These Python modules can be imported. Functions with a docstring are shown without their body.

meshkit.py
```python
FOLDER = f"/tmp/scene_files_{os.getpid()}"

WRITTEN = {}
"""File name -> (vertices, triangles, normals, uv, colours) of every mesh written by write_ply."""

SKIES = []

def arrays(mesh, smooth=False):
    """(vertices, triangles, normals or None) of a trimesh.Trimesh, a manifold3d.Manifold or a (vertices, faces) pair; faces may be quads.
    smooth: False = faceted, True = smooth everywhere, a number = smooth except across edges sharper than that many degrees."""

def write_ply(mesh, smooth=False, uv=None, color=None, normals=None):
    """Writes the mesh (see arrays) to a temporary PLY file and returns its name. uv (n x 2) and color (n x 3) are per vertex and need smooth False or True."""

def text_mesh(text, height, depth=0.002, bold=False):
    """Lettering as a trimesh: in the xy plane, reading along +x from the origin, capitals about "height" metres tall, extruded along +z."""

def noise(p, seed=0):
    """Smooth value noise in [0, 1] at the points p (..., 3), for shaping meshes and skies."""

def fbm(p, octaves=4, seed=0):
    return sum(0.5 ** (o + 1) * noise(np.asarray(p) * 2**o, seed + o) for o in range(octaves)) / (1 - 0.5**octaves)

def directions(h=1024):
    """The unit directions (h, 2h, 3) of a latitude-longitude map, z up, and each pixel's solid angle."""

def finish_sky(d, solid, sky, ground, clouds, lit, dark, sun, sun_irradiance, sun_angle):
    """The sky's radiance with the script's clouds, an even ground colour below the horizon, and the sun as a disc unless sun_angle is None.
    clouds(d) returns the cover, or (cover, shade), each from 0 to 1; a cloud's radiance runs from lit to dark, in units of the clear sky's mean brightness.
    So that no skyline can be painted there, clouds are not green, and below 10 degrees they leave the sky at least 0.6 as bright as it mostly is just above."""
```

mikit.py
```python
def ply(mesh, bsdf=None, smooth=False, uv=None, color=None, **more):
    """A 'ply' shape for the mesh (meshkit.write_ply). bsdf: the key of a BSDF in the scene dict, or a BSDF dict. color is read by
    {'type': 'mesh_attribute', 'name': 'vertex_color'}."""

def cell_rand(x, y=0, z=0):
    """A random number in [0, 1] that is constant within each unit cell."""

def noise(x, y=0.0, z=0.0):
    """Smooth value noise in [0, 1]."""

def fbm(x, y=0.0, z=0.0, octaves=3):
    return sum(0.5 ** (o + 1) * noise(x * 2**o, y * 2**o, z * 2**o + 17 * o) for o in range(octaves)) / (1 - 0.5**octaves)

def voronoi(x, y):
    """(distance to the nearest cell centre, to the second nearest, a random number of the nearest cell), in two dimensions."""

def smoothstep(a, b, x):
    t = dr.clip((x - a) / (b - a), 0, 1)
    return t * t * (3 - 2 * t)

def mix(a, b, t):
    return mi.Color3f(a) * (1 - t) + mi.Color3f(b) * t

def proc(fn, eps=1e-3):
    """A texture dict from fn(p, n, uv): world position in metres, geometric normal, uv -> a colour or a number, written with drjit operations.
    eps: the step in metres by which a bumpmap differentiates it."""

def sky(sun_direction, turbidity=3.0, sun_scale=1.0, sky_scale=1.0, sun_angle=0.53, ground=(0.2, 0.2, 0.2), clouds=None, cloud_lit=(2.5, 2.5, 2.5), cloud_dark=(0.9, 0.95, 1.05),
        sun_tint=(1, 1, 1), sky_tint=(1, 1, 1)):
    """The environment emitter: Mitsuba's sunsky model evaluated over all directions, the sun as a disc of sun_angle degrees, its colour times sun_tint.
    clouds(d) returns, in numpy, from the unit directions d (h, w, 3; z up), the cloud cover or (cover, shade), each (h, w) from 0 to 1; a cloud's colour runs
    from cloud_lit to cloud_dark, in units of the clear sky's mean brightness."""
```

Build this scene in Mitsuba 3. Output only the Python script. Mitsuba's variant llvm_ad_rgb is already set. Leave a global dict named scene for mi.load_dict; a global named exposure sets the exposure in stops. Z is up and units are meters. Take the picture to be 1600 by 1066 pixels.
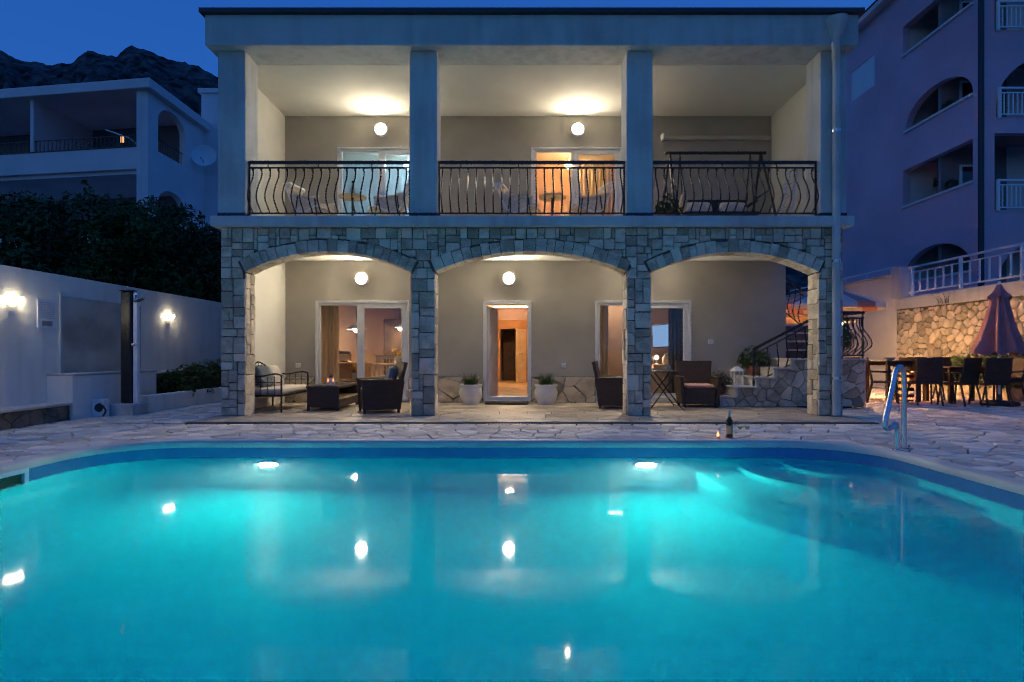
import math, random
import numpy as np, trimesh, shapely, shapely.geometry as sg, shapely.affinity as sa
import drjit as dr
import mitsuba as mi, mikit, meshkit
from scipy.spatial import Voronoi
from mikit import proc, noise, fbm, voronoi, cell_rand, smoothstep, mix

T = mi.ScalarTransform4f
scene, labels = {}, {}
rng = np.random.default_rng(7)

# ------------------------------------------------------------------ camera, sky, exposure
EYE = 1.024                       # camera height above the porch floor, metres
FPX, VX, HY = 900.0, 804.0, 552.0 # focal length, principal column and horizon row in a 1600 x 1066 frame
scene['camera'] = {'type': 'perspective', 'fov': math.degrees(2 * math.atan(800 / FPX)), 'fov_axis': 'x',
                   'near_clip': 0.05, 'far_clip': 9000.0,
                   'principal_point_offset_x': (800 - VX) / 1600, 'principal_point_offset_y': (533 - HY) / 1066,
                   'to_world': T().look_at(origin=[0, 0, EYE], target=[0, 1, EYE], up=[0, 0, 1])}
exposure = 3.0                    # a long night exposure; all lamps and the sky are given in units of the finished picture, times LUX
LUX = 1 / 2 ** exposure
# dusk: the sun has just set over the sea, behind and to the left of the camera
scene['sky'] = {**mikit.sky([-0.70, -0.70, 0.04], turbidity=3.0, sun_scale=0.0, sky_scale=1.0, sky_tint=(1.35 * LUX, 4.5 * LUX, 17.0 * LUX), ground=(0.05, 0.05, 0.05),
                          clouds=lambda d: 0.5, cloud_lit=(0.04, 0.68, 3.10)),   # an even veil of high haze
                'sampling_weight': 16.0}

# ------------------------------------------------------------------ helpers
def numbered(name):
    if name not in used:
        used[name] = 0
        return name
    used[name] += 1
    return f'{name}_{used[name]:03d}'
used = {}

def tag(key, label=None, cat=None, group=None, kind=None):
    d = {}
    if label: d['label'] = label
    if cat: d['category'] = cat
    if group: d['group'] = group
    if kind: d['kind'] = kind
    labels[key] = d
    return key

def thing(name, label, cat, group=None):
    return tag(numbered(name), label, cat, group)

def cat(ms): return trimesh.util.concatenate([m for m in ms if m is not None])

PIECES = ('facade_rock', 'flag_rock', 'rubble_rock', 'porch_rock')
def add(parent, name, mesh, mat, smooth=False, emit=None, weight=1.0, kind=None, tw=None, **more):
    """one entry of the scene: parent__name (numbered), or a top-level one when parent is None"""
    key = numbered(parent + '__' + name if parent else name)
    if isinstance(mesh, dict): d = dict(mesh)
    else:
        if isinstance(mesh, (list, tuple)): mesh = cat(mesh)
        if mat in PIECES:        # each piece carries one random pair that its colour is read from
            n = len(mesh.vertices); lab = np.zeros(n, int)
            if kind == 'stuff': lab = trimesh.graph.connected_component_labels(mesh.edges, node_count=n)
            more['uv'] = rng.random((int(lab.max()) + 1, 2))[lab]
        d = mikit.ply(mesh, mat, smooth=smooth, **more)
    if emit is not None:
        d['emitter'] = {'type': 'area', 'radiance': {'type': 'rgb', 'value': [float(e) * LUX for e in emit]}, 'sampling_weight': float(weight)}
    if tw is not None: d['to_world'] = tw
    scene[key] = d
    if kind: labels[key] = {'kind': kind}
    return key

def struct(name, mesh, mat, smooth=False, label=None, **more):
    k = add(None, name, mesh, mat, smooth, **more)
    tag(k, label, kind='structure')
    return k

def put(name, proto, loc, rotz, label, cat_, group=None):
    """a copy of a proto (list of (path, ply dict)) as a thing of its own"""
    k = thing(name, label, cat_, group)
    tw = T().translate(list(map(float, loc))).rotate([0, 0, 1], rotz)
    for path, d in proto: add(k, path, d, None, tw=tw)
    return k

def P(name, mesh, mat, smooth=False):
    if isinstance(mesh, (list, tuple)): mesh = cat(mesh)
    return (name, mikit.ply(mesh, mat, smooth=smooth))

def box(x0, x1, y0, y1, z0, z1, b=0.0):
    if b <= 0:
        m = trimesh.creation.box((x1 - x0, y1 - y0, z1 - z0))
        m.apply_translation(((x0 + x1) / 2, (y0 + y1) / 2, (z0 + z1) / 2))
        return m
    pts = []
    for sx in (0, 1):
        for sy in (0, 1):
            for sz in (0, 1):
                c = np.array([(x0, x1)[sx], (y0, y1)[sy], (z0, z1)[sz]])
                s = np.array([1 - 2 * sx, 1 - 2 * sy, 1 - 2 * sz])
                for k in range(3):
                    q = c + s * b; q[k] = c[k]; pts.append(q)
    return trimesh.convex.convex_hull(np.array(pts))

def tube(path, r, sides=8, cap=True):
    p = np.asarray(path, float); n = len(p)
    r = np.broadcast_to(np.asarray(r, float), (n,))
    t = np.gradient(p, axis=0); t /= np.linalg.norm(t, axis=1, keepdims=True) + 1e-12
    ref = np.array([0, 0, 1.0]) if abs(t[0][2]) < 0.9 else np.array([1.0, 0, 0])
    a = np.zeros_like(p); a0 = np.cross(t[0], ref); a0 /= np.linalg.norm(a0); a[0] = a0
    for i in range(1, n):
        v = a[i - 1] - t[i] * (a[i - 1] @ t[i]); a[i] = v / (np.linalg.norm(v) + 1e-12)
    b = np.cross(t, a); ang = np.arange(sides) * 2 * np.pi / sides
    v = (p[:, None] + r[:, None, None] * (np.cos(ang)[None, :, None] * a[:, None] + np.sin(ang)[None, :, None] * b[:, None])).reshape(-1, 3)
    f = []
    for i in range(n - 1):
        for j in range(sides):
            q = (i * sides + j, i * sides + (j + 1) % sides, (i + 1) * sides + (j + 1) % sides, (i + 1) * sides + j)
            f += [(q[0], q[1], q[2]), (q[0], q[2], q[3])]
    if cap:
        for j in range(1, sides - 1):
            f.append((0, j + 1, j)); e = (n - 1) * sides; f.append((e, e + j, e + j + 1))
    return trimesh.Trimesh(v, f, process=False)

def curve(pts, n=24):
    """Catmull-Rom through the points"""
    p = np.asarray(pts, float); q = np.vstack([2 * p[0] - p[1], p, 2 * p[-1] - p[-2]])
    out = []; m = len(p) - 1
    for k in range(n):
        s = k / (n - 1) * m; i = min(int(s), m - 1); u = s - i
        a, b, c, d = q[i:i + 4]
        out.append(0.5 * (2 * b + (c - a) * u + (2 * a - 5 * b + 4 * c - d) * u * u + (3 * b - a - 3 * c + d) * u ** 3))
    return np.array(out)

def lathe(profile, n=24, at=(0, 0, 0)):
    pr = np.asarray(profile, float); k = len(pr)
    ang = np.arange(n) * 2 * np.pi / n
    v = np.stack([pr[:, None, 0] * np.cos(ang), pr[:, None, 0] * np.sin(ang), np.repeat(pr[:, 1:], n, 1)], -1).reshape(-1, 3)
    f = []
    for i in range(k - 1):
        for j in range(n):
            a, b, c, d = i * n + j, i * n + (j + 1) % n, (i + 1) * n + (j + 1) % n, (i + 1) * n + j
            if pr[i, 0] > 1e-6: f.append((a, b, c) if pr[i + 1, 0] > 1e-6 else (a, b, d))
            if pr[i + 1, 0] > 1e-6: f.append((a, c, d) if pr[i, 0] > 1e-6 else (a, c, d))
    m = trimesh.Trimesh(v, f, process=False); m.merge_vertices(); m.update_faces(m.nondegenerate_faces())
    m.apply_translation(at); return m

def frame(plane, off):
    """maps (u, v, w) to world: 'xz' faces -Y, 'yz' faces -X, 'yz+' faces +X, 'xy' faces up; w is how far it stands out of the plane"""
    if plane == 'xz': return lambda q: np.stack([q[:, 0], off - q[:, 2], q[:, 1]], 1)
    if plane == 'yz': return lambda q: np.stack([off - q[:, 2], q[:, 0], q[:, 1]], 1)
    if plane == 'yz+': return lambda q: np.stack([off + q[:, 2], q[:, 0], q[:, 1]], 1)
    return lambda q: np.stack([q[:, 0], q[:, 1], off + q[:, 2]], 1)

def fix(m):
    m.fix_normals() if len(m.faces) < 4000 else None
    return m

def prism(poly, plane, off, w0, w1):
    """polygon (with holes) extruded from w0 to w1 out of the plane"""
    out = []
    for g in getattr(poly, 'geoms', [poly]):
        if g.is_empty or g.area < 1e-7: continue
        m = trimesh.creation.extrude_polygon(g, w1 - w0, engine='earcut')
        q = np.array(m.vertices); q[:, 2] += w0
        m = trimesh.Trimesh(frame(plane, off)(q), m.faces, process=False)
        if m.volume < 0: m.invert()
        out.append(m)
    return cat(out)

def stone(poly, plane, off, h, bev=0.008, depth=0.05, rough=0.004):
    """one stone: polygon top with a chamfered, slightly uneven edge and sides going down into the mortar; no back"""
    g = poly.buffer(0)
    if g.geom_type != 'Polygon': g = max(g.geoms, key=lambda x: x.area)
    ring = np.array(sg.polygon.orient(g).exterior.coords)[:-1]
    keep = [i for i in range(len(ring)) if np.linalg.norm(ring[i] - ring[i - 1]) > 0.012]
    ring = ring[keep]; n = len(ring)
    if n < 3: return None
    c = ring.mean(0); d = ring - c
    inner = c + d * (1 - bev / np.maximum(np.linalg.norm(d, axis=1, keepdims=True), 0.03))
    tilt = rng.normal(0, rough, n) * 0.6 + rng.normal(0, rough)
    tri = trimesh.creation.triangulate_polygon(sg.Polygon(inner).buffer(0), engine='earcut') if not sg.Polygon(inner).equals(sg.Polygon(inner).convex_hull) else None
    V = [np.c_[inner, h + tilt], np.c_[ring, np.full(n, h - bev) + tilt * 0.5], np.c_[ring, np.full(n, h - depth)]]
    F = []
    if tri is None or len(tri[0]) != n: F += [(0, i, i + 1) for i in range(1, n - 1)]
    else:
        order = [int(np.argmin(np.linalg.norm(inner - t, axis=1))) for t in tri[0]]
        F += [tuple(order[i] for i in f) for f in tri[1]]
    for i in range(n):
        j = (i + 1) % n
        for a in (0, 1):
            F += [(a * n + i, (a + 1) * n + i, (a + 1) * n + j), (a * n + i, (a + 1) * n + j, a * n + j)]
    v = np.vstack(V)
    m = trimesh.Trimesh(frame(plane, off)(v), F, process=False)
    nrm = frame(plane, 0.0)(np.array([[0, 0, 1.0]]))[0] - frame(plane, 0.0)(np.array([[0, 0, 0.0]]))[0]
    top = m.face_normals[: max(1, n - 2)] @ nrm
    if top.mean() < 0: m.invert()
    return m

def cells(region, size, seed, aspect=1.0, jitter=0.42):
    """irregular polygons that fill the region"""
    r = np.random.default_rng(seed); x0, y0, x1, y1 = region.bounds
    xs, ys = np.arange(x0 - 2 * size, x1 + 2 * size, size * aspect), np.arange(y0 - 2 * size, y1 + 2 * size, size)
    pts = np.array([(x + (size * aspect / 2 if k % 2 else 0), y) for k, y in enumerate(ys) for x in xs])
    pts += r.uniform(-jitter, jitter, pts.shape) * size * np.array([aspect, 1])
    pts = pts[r.random(len(pts)) > 0.12]
    vor = Voronoi(pts); out = []
    prep = shapely.prepared.prep(region)
    for k in vor.point_region:
        reg = vor.regions[k]
        if -1 in reg or not reg: continue
        g = sg.Polygon(vor.vertices[reg])
        if not prep.intersects(g): continue
        if not prep.contains(g): g = g.intersection(region)
        for q in getattr(g, 'geoms', [g]):
            if q.geom_type == 'Polygon' and q.area > 0.12 * size * size * aspect: out.append(q)
    return out

def ashlar(x0, x1, z0, z1, unit, seed, wmax=5, hmax=4):
    """random rectangular stones packed on a grid"""
    r = np.random.default_rng(seed); nx, nz = max(2, round((x1 - x0) / unit)), max(2, round((z1 - z0) / unit))
    ux, uz = (x1 - x0) / nx, (z1 - z0) / nz; full = np.zeros((nz, nx), bool); out = []
    for j in range(nz):
        for i in range(nx):
            if full[j, i]: continue
            w, h = r.integers(2, wmax + 1), r.integers(2, hmax + 1)
            if w == 2 and h == hmax: w = 3
            k = 0
            while k < w and i + k < nx and not full[j, i + k]: k += 1
            if i + k + 1 == nx: k += 0 if full[j, nx - 1] else 1
            h = min(h, nz - j)
            if nz - j - h == 1: h += 1
            full[j:j + h, i:i + k] = True
            out.append(sg.box(x0 + i * ux, z0 + j * uz, x0 + (i + k) * ux, z0 + (j + h) * uz))
    return out

def wobble(g, amp, seed):
    """moves the corners of a stone a little"""
    r = np.random.default_rng(seed); c = np.array(g.exterior.coords)[:-1]
    return sg.Polygon(c + r.uniform(-amp, amp, c.shape)).buffer(0)

def leaves(blobs, n, size, seed, flat=0.0, up=0.35):
    """leaf-sized folded faces through the volume of the blobs (x, y, z, r)"""
    r = np.random.default_rng(seed); b = np.array(blobs, float)
    w = b[:, 3] ** 2.2; pick = r.choice(len(b), n, p=w / w.sum())
    d = r.normal(size=(n, 3)); d /= np.linalg.norm(d, axis=1, keepdims=True)
    rad = b[pick, 3] * (0.45 + 0.6 * r.random(n) ** 0.45)
    c = b[pick, :3] + d * rad[:, None] * np.array([1, 1, 1 - flat])
    dens = meshkit.fbm(c * 2.2 / max(b[:, 3].max(), 0.3), 3, seed)
    c = c[dens > 0.40]; d = d[dens > 0.40]; n = len(c)
    nrm = d * 0.7 + r.normal(size=(n, 3)) * 0.55 + np.array([0, 0, up]); nrm /= np.linalg.norm(nrm, axis=1, keepdims=True)
    a = np.cross(nrm, r.normal(size=(n, 3))); a /= np.linalg.norm(a, axis=1, keepdims=True) + 1e-9
    bb = np.cross(nrm, a); s = size * r.uniform(0.6, 1.35, (n, 1)); wd = s * 0.42
    v = np.stack([c - a * s, c + bb * wd - nrm * s * 0.18, c + a * s * 0.95 - nrm * s * 0.2, c - bb * wd - nrm * s * 0.18], 1).reshape(-1, 3)
    i = np.arange(n)[:, None] * 4
    return trimesh.Trimesh(v, np.vstack([i + [0, 1, 2], i + [0, 2, 3]]), process=False)

def blades(x, y, z, n, h, spread, seed, w=0.012, lean=0.7):
    """narrow upright leaves of a potted plant"""
    r = np.random.default_rng(seed); V, F = [], []
    for k in range(n):
        a = r.uniform(0, 2 * np.pi); b0 = np.array([x, y, z]) + np.array([math.cos(a), math.sin(a), 0]) * spread * r.random() ** 0.5
        out = np.array([math.cos(a), math.sin(a), 0.0]); hh = h * r.uniform(0.55, 1.1); ln = lean * r.uniform(0.2, 1)
        side = np.array([-math.sin(a), math.cos(a), 0]) * w * r.uniform(0.6, 1.3)
        for q in range(4):
            u = q / 3; c = b0 + np.array([0, 0, hh * (u - 0.28 * ln * u * u)]) + out * ln * hh * 0.75 * u * u
            V += [c - side * (1 - u * 0.95), c + side * (1 - u * 0.95)]
        o = len(V) - 8
        for q in range(3): F += [(o + 2 * q, o + 2 * q + 1, o + 2 * q + 3), (o + 2 * q, o + 2 * q + 3, o + 2 * q + 2)]
    return trimesh.Trimesh(np.array(V), F, process=False)

# ------------------------------------------------------------------ materials
K1 = lambda v: dr.opaque(mi.Float, float(v))          # constants kept out of the compiled code, so that alike textures share it
K3 = lambda v: mi.Color3f(*[K1(x) for x in v])
def mixk(a, b, t): return a + (b - a) * t
def mat(name, base, var=0.14, scale=2.5, rough=0.8, bump=0.0, bscale=40.0, spec=0.4, tint=None, metallic=0.0, grain=0.0, pieces=0.0):
    """principled surface: two tones mixed by noise, fine relief; pieces: each piece (its own uv) takes a tone of its own"""
    a, b = np.array(base) * (1 - var), np.minimum(np.array(base) * (1 + var), 0.95)
    if tint is not None: b = np.array(tint, float)
    if var > 0 or tint is not None:
        ka, kb, ks, kg, kf, kp = K3(a), K3(b), K1(scale), K1(grain), K1(bscale * 2), K1(pieces)
        def plain(p, n, uv):
            q = p * ks
            return mixk(ka, kb, smoothstep(0.22, 0.78, fbm(q.x, q.y, q.z, 4)))
        def pieced(p, n, uv):
            q, f = p * ks + uv.x * 37.0, p * kf
            t = fbm(q.x, q.y, q.z, 4) + kg * (noise(f.x, f.y, f.z) - 0.5) + kp * (uv.x - 0.5)
            return mixk(ka, kb, dr.clip((t - 0.2) / 0.6, 0, 1)) * (1 + kp * 0.35 * (uv.y - 0.5))
        c = proc(pieced if pieces else plain)
    else: c = {'type': 'rgb', 'value': list(map(float, base))}
    d = {'type': 'principled', 'base_color': c, 'roughness': rough, 'specular': spec, 'metallic': metallic}
    if bump:
        kb_, kh = K1(bscale), K1(bump)
        d = {'type': 'bumpmap', 'arbitrary': proc(lambda p, n, uv: fbm(p.x * kb_, p.y * kb_, p.z * kb_, 3) * kh, 2e-3), 'scale': 1.0, 'bsdf': d}
    scene[name] = {'type': 'twosided', 'bsdf': d}

def aged(name, a, b, drip):
    # rendered wall with faint rain streaks and blotches
    ka, kb, kd = K3(a), K3(b), K1(drip)
    def f(p, n, uv):
        t = 0.55 * fbm(p.x * 1.3, p.y * 1.3, p.z * 1.3, 3) + 0.45 * fbm(p.x * 9, p.y * 9, p.z * 0.7, 3) * kd + 0.15 * noise(p.x * 60, p.y * 60, p.z * 60)
        return mixk(ka, kb, smoothstep(0.30, 0.75, t))
    kz = K1(45.0)
    scene[name] = {'type': 'twosided', 'bsdf': {'type': 'bumpmap', 'arbitrary': proc(lambda p, n, uv: fbm(p.x * kz, p.y * kz, p.z * kz, 3) * 0.003, 2e-3), 'scale': 1.0, 'bsdf':
                   {'type': 'principled', 'base_color': proc(f), 'roughness': .88, 'specular': .3}}}
aged('white_plaster', (.39, .39, .37), (.54, .54, .525), 1.1)
mat('cream_plaster', (.62, .60, .54), .06, 1.3, .88, .003, 50)
mat('taupe_plaster', (.37, .345, .31), .10, 1.4, .88, .0035, 50)
aged('garden_plaster', (.66, .63, .56), (.82, .80, .73), 1.2)
mat('pink_plaster', (.62, .43, .50), .10, .5, .9, .004, 12)
mat('neighbour_plaster', (.80, .68, .66), .08, .6, .9)
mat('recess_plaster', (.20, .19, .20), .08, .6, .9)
mat('room_plaster', (.50, .38, .33), .04, 1., .9)
mat('pale_room', (.50, .58, .62), .03, 1., .9)
mat('warm_room', (.66, .44, .24), .06, 1., .9)
mat('mortar', (.10, .095, .085), .3, 9, .95, .004, 60)
mat('joint_sand', (.15, .13, .115), .3, 9, .95, .004, 60)
mat('facade_rock', (.36, .30, .215), .1, 7, .85, .018, 22, tint=(.66, .575, .44), grain=.35, pieces=.65)
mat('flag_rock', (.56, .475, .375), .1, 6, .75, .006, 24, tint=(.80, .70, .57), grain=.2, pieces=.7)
mat('rubble_rock', (.33, .28, .20), .1, 5, .88, .02, 14, tint=(.63, .54, .41), grain=.25, pieces=.7)
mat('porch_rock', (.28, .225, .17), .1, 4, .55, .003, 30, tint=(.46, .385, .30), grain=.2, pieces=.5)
mat('dark_rock', (.10, .085, .07), .1, 5, .9, .02, 18, tint=(.22, .19, .155), grain=.3)
mat('cap_stone', (.50, .47, .42), .1, 4, .75, .003, 30)
mat('iron', (.018, .018, .022), .0, 1, .42, spec=.5, metallic=.2)
mat('black_paint', (.010, .010, .012), 0, 1, .35, spec=.5)
mat('pvc_white', (.72, .73, .74), 0, 1, .3, spec=.5)
mat('metal_white', (.84, .83, .82), 0, 1, .4, spec=.5)
mat('dark_rubber', (.02, .02, .02), .2, 20, .9)
mat('roof_metal', (.03, .035, .045), 0, 1, .5)
mat('soil', (.035, .025, .018), .4, 12, .95)
mat('terrain', (.05, .05, .045), .4, .2, .95)
mat('mountain_rock', (.022, .024, .027), .1, .055, .95, tint=(.13, .13, .135), spec=.0)
mat('leaf_dark', (.022, .038, .016), .1, 1.4, .75, tint=(.095, .14, .055), spec=.2)
mat('leaf_mid', (.026, .05, .016), .1, 3., .7, tint=(.065, .105, .03), spec=.12)
mat('leaf_olive', (.05, .06, .022), .1, 3., .5, tint=(.11, .11, .05))
mat('bark', (.06, .045, .035), .4, 9, .95)
mat('cushion_cream', (.56, .50, .42), .06, 12, .95, .002, 120)
mat('cushion_red', (.52, .28, .22), .06, 12, .95)
mat('cushion_grey', (.10, .12, .14), .1, 12, .95)
mat('sling_fabric', (.66, .58, .47), .15, 18, .95, .002, 90)
mat('parasol_mauve', (.34, .17, .20), .12, 6, .9)
mat('parasol_stripe', (.50, .22, .18), .0, 6, .9)
mat('wood_orange', (.42, .20, .07), .1, 3, .5, tint=(.52, .27, .11))
mat('wood_floor', (.36, .22, .11), .1, 4, .30, tint=(.48, .31, .17))
mat('wood_pale', (.58, .42, .24), .1, 5, .5, tint=(.66, .50, .31))
mat('wood_dark', (.05, .028, .018), .1, 5, .45, tint=(.09, .05, .03))
mat('terracotta', (.34, .14, .08), .15, 9, .85)
mat('ceramic_white', (.70, .67, .62), .05, 9, .35)
scene['curtain_cream'] = {'type': 'principledthin', 'base_color': {'type': 'rgb', 'value': [.66, .56, .42]}, 'diff_trans': 1.0, 'roughness': .9}
mat('curtain_grey', (.12, .11, .105), .05, 3, .95)
mat('slate_panel', (.46, .385, .30), .22, 2.2, .7, .002, 20, tint=(.64, .55, .44))
mat('liner', (.05, .83, .90), .03, .8, .5, spec=.1)
mat('liner_band', (.05, .22, .42), .05, 1.2, .4)
mat('coping_stone', (.58, .55, .50), .07, 4, .6, .002, 30)
mat('bottle_label', (.62, .40, .18), 0, 1, .6)
mat('yellow_flower', (.75, .48, .08), .2, 30, .8)
mat('print_grey', (.22, .23, .25), 0, 1, .8)
mat('pool_chrome', (.75, .76, .78), 0, 1, .16, metallic=1.0)
scene['steel'] = {'type': 'twosided', 'bsdf': {'type': 'roughconductor', 'material': 'Cr', 'alpha': .14}}
scene['pane'] = {'type': 'thindielectric', 'int_ior': 1.5}
scene['bottle_glass'] = {'type': 'dielectric', 'int_ior': 1.5, 'specular_transmittance': {'type': 'rgb', 'value': [.07, .12, .04]}}
scene['clear_glass'] = {'type': 'thindielectric', 'int_ior': 1.5}
scene['lamp_skin'] = {'type': 'twosided', 'bsdf': {'type': 'diffuse', 'reflectance': {'type': 'rgb', 'value': [.8, .8, .78]}}}
def weave(p, n, uv):
    u = (p.x + p.y) * 70.0; v = p.z * 70.0
    row = dr.floor(v); odd = row - 2 * dr.floor(row * 0.5)
    return 0.004 * dr.abs(dr.sin((u + odd * 1.0) * 1.5708)) * dr.sqrt(dr.maximum(1 - dr.square(2 * (v - row) - 1), 0))
scene['wicker'] = {'type': 'twosided', 'bsdf': {'type': 'bumpmap', 'arbitrary': proc(weave, 1e-3), 'scale': 1.0, 'bsdf':
    {'type': 'principled', 'base_color': proc(lambda p, n, uv: mix([.030, .018, .013], [.062, .038, .026], fbm(p.x * 30, p.y * 30, p.z * 60, 2))), 'roughness': .45, 'specular': .5}}}
# ------------------------------------------------------------------ ground, mountain
POOL = sg.box(-4.76 + .9, .9 + .9, 4.06 - .9, 6.9 - .9).buffer(.9, quad_segs=10)
LIP = POOL.buffer(.12, quad_segs=10)
WATER = -0.225
BIG = sg.box(-4000, -3000, 4000, 4000)
struct('ground', prism(BIG.difference(LIP.buffer(.15)), 'xy', -0.12, -0.6, 0.0), 'terrain')

def ridge(x):
    px = [-3500, -1800, -1340, -1285, -1213, -1180, -1158, -1112, -1045, -1000, -960, -897, -833, -790, -700, -500, 0, 600, 1400, 4000]
    pz = [620, 700, 795, 763, 749, 758, 754, 784, 778, 800, 788, 759, 748, 727, 690, 600, 520, 430, 360, 250]
    return np.interp(x, px, pz)
def mountain():
    xs = np.r_[np.arange(-3600, -1900, 40.0), np.arange(-1900, -600, 6.0), np.arange(-600, 2600, 45.0)]; vs = np.r_[np.linspace(0, .5, 14)[:-1], np.linspace(.5, 1.02, 86), np.linspace(1.05, 1.25, 4)]
    X, V = np.meshgrid(xs, vs, indexing='ij')
    Y = 560 + 940 * V
    H = ridge(X * 1500 / Y)
    prof = np.where(V <= 1, V ** 1.15, 1 - (V - 1) * 1.2)
    q = np.stack([X / 130, Y / 130, X * 0], -1)
    n1 = 1 - np.abs(2 * meshkit.fbm(q, 5, 3) - 1); n2 = meshkit.fbm(q * 4, 4, 9) - .5
    edge = np.clip(np.abs(V - 1) * 5, .10, 1)
    n3 = 1 - np.abs(2 * meshkit.fbm(q * [3.4, 2.2, 1], 5, 31) - 1); n4 = meshkit.fbm(q * 14, 3, 41) - .5
    Z = H * prof + (n1 - .78) * 150 * np.clip(V * 1.3, 0, 1) * edge + (n2 * 46 + (n3 - .75) * 75 + n4 * 16) * np.clip(V * 2, 0, 1) * np.clip(edge, .22, 1)
    Z = np.where(V < .02, -6, Z)
    nx, nv = len(xs), len(vs); i, j = np.meshgrid(np.arange(nx - 1), np.arange(nv - 1), indexing='ij'); a = (i * nv + j).ravel()
    F = np.vstack([np.c_[a, a + nv, a + nv + 1], np.c_[a, a + nv + 1, a + 1]])
    return trimesh.Trimesh(np.stack([X, Y, Z], -1).reshape(-1, 3), F, process=False)
struct('mountain', mountain(), 'mountain_rock')

# ------------------------------------------------------------------ swimming pool
SOLE = -1.75
tag('swimming_pool', 'turquoise lined swimming pool in front of the house', kind='structure')
pool = 'swimming_pool'; used[pool] = 0
add(pool, 'wall', prism(POOL.buffer(.12).difference(POOL), 'xy', 0, SOLE - .05, -0.29), 'liner')
add(pool, 'liner_band', prism(POOL.buffer(.10).difference(POOL), 'xy', 0, -0.29, -0.105), 'liner_band')
add(pool, 'floor', prism(POOL.buffer(.12), 'xy', 0, SOLE - .2, SOLE), 'liner')
def lip():
    # rounded coping, flush with the paving
    prof = [(-0.012, -.105), (-0.016, -.08), (-0.012, -.05), (.004, -.03), (.03, -.021), (.12, -.021), (.12, -.105)]
    rings = []
    for d, z in prof:
        g = POOL.buffer(d, quad_segs=10) if d >= 0 else POOL.buffer(d, quad_segs=10)
        L = g.exterior; s = np.linspace(0, 1, 220, endpoint=False)
        start = np.array([0, 6.9 + d]); base = L.project(sg.Point(start)) / L.length
        rings.append(np.array([[*L.interpolate((base + q) % 1, normalized=True).coords[0], z] for q in s]))
    V = np.vstack(rings); F = []; n = 220
    for k in range(len(prof)):
        k2 = (k + 1) % len(prof)
        for i in range(n):
            j = (i + 1) % n; F += [(k * n + i, k2 * n + i, k2 * n + j), (k * n + i, k2 * n + j, k * n + j)]
    m = trimesh.Trimesh(V, F, process=False)
    if m.volume < 0: m.invert()
    return m
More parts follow.
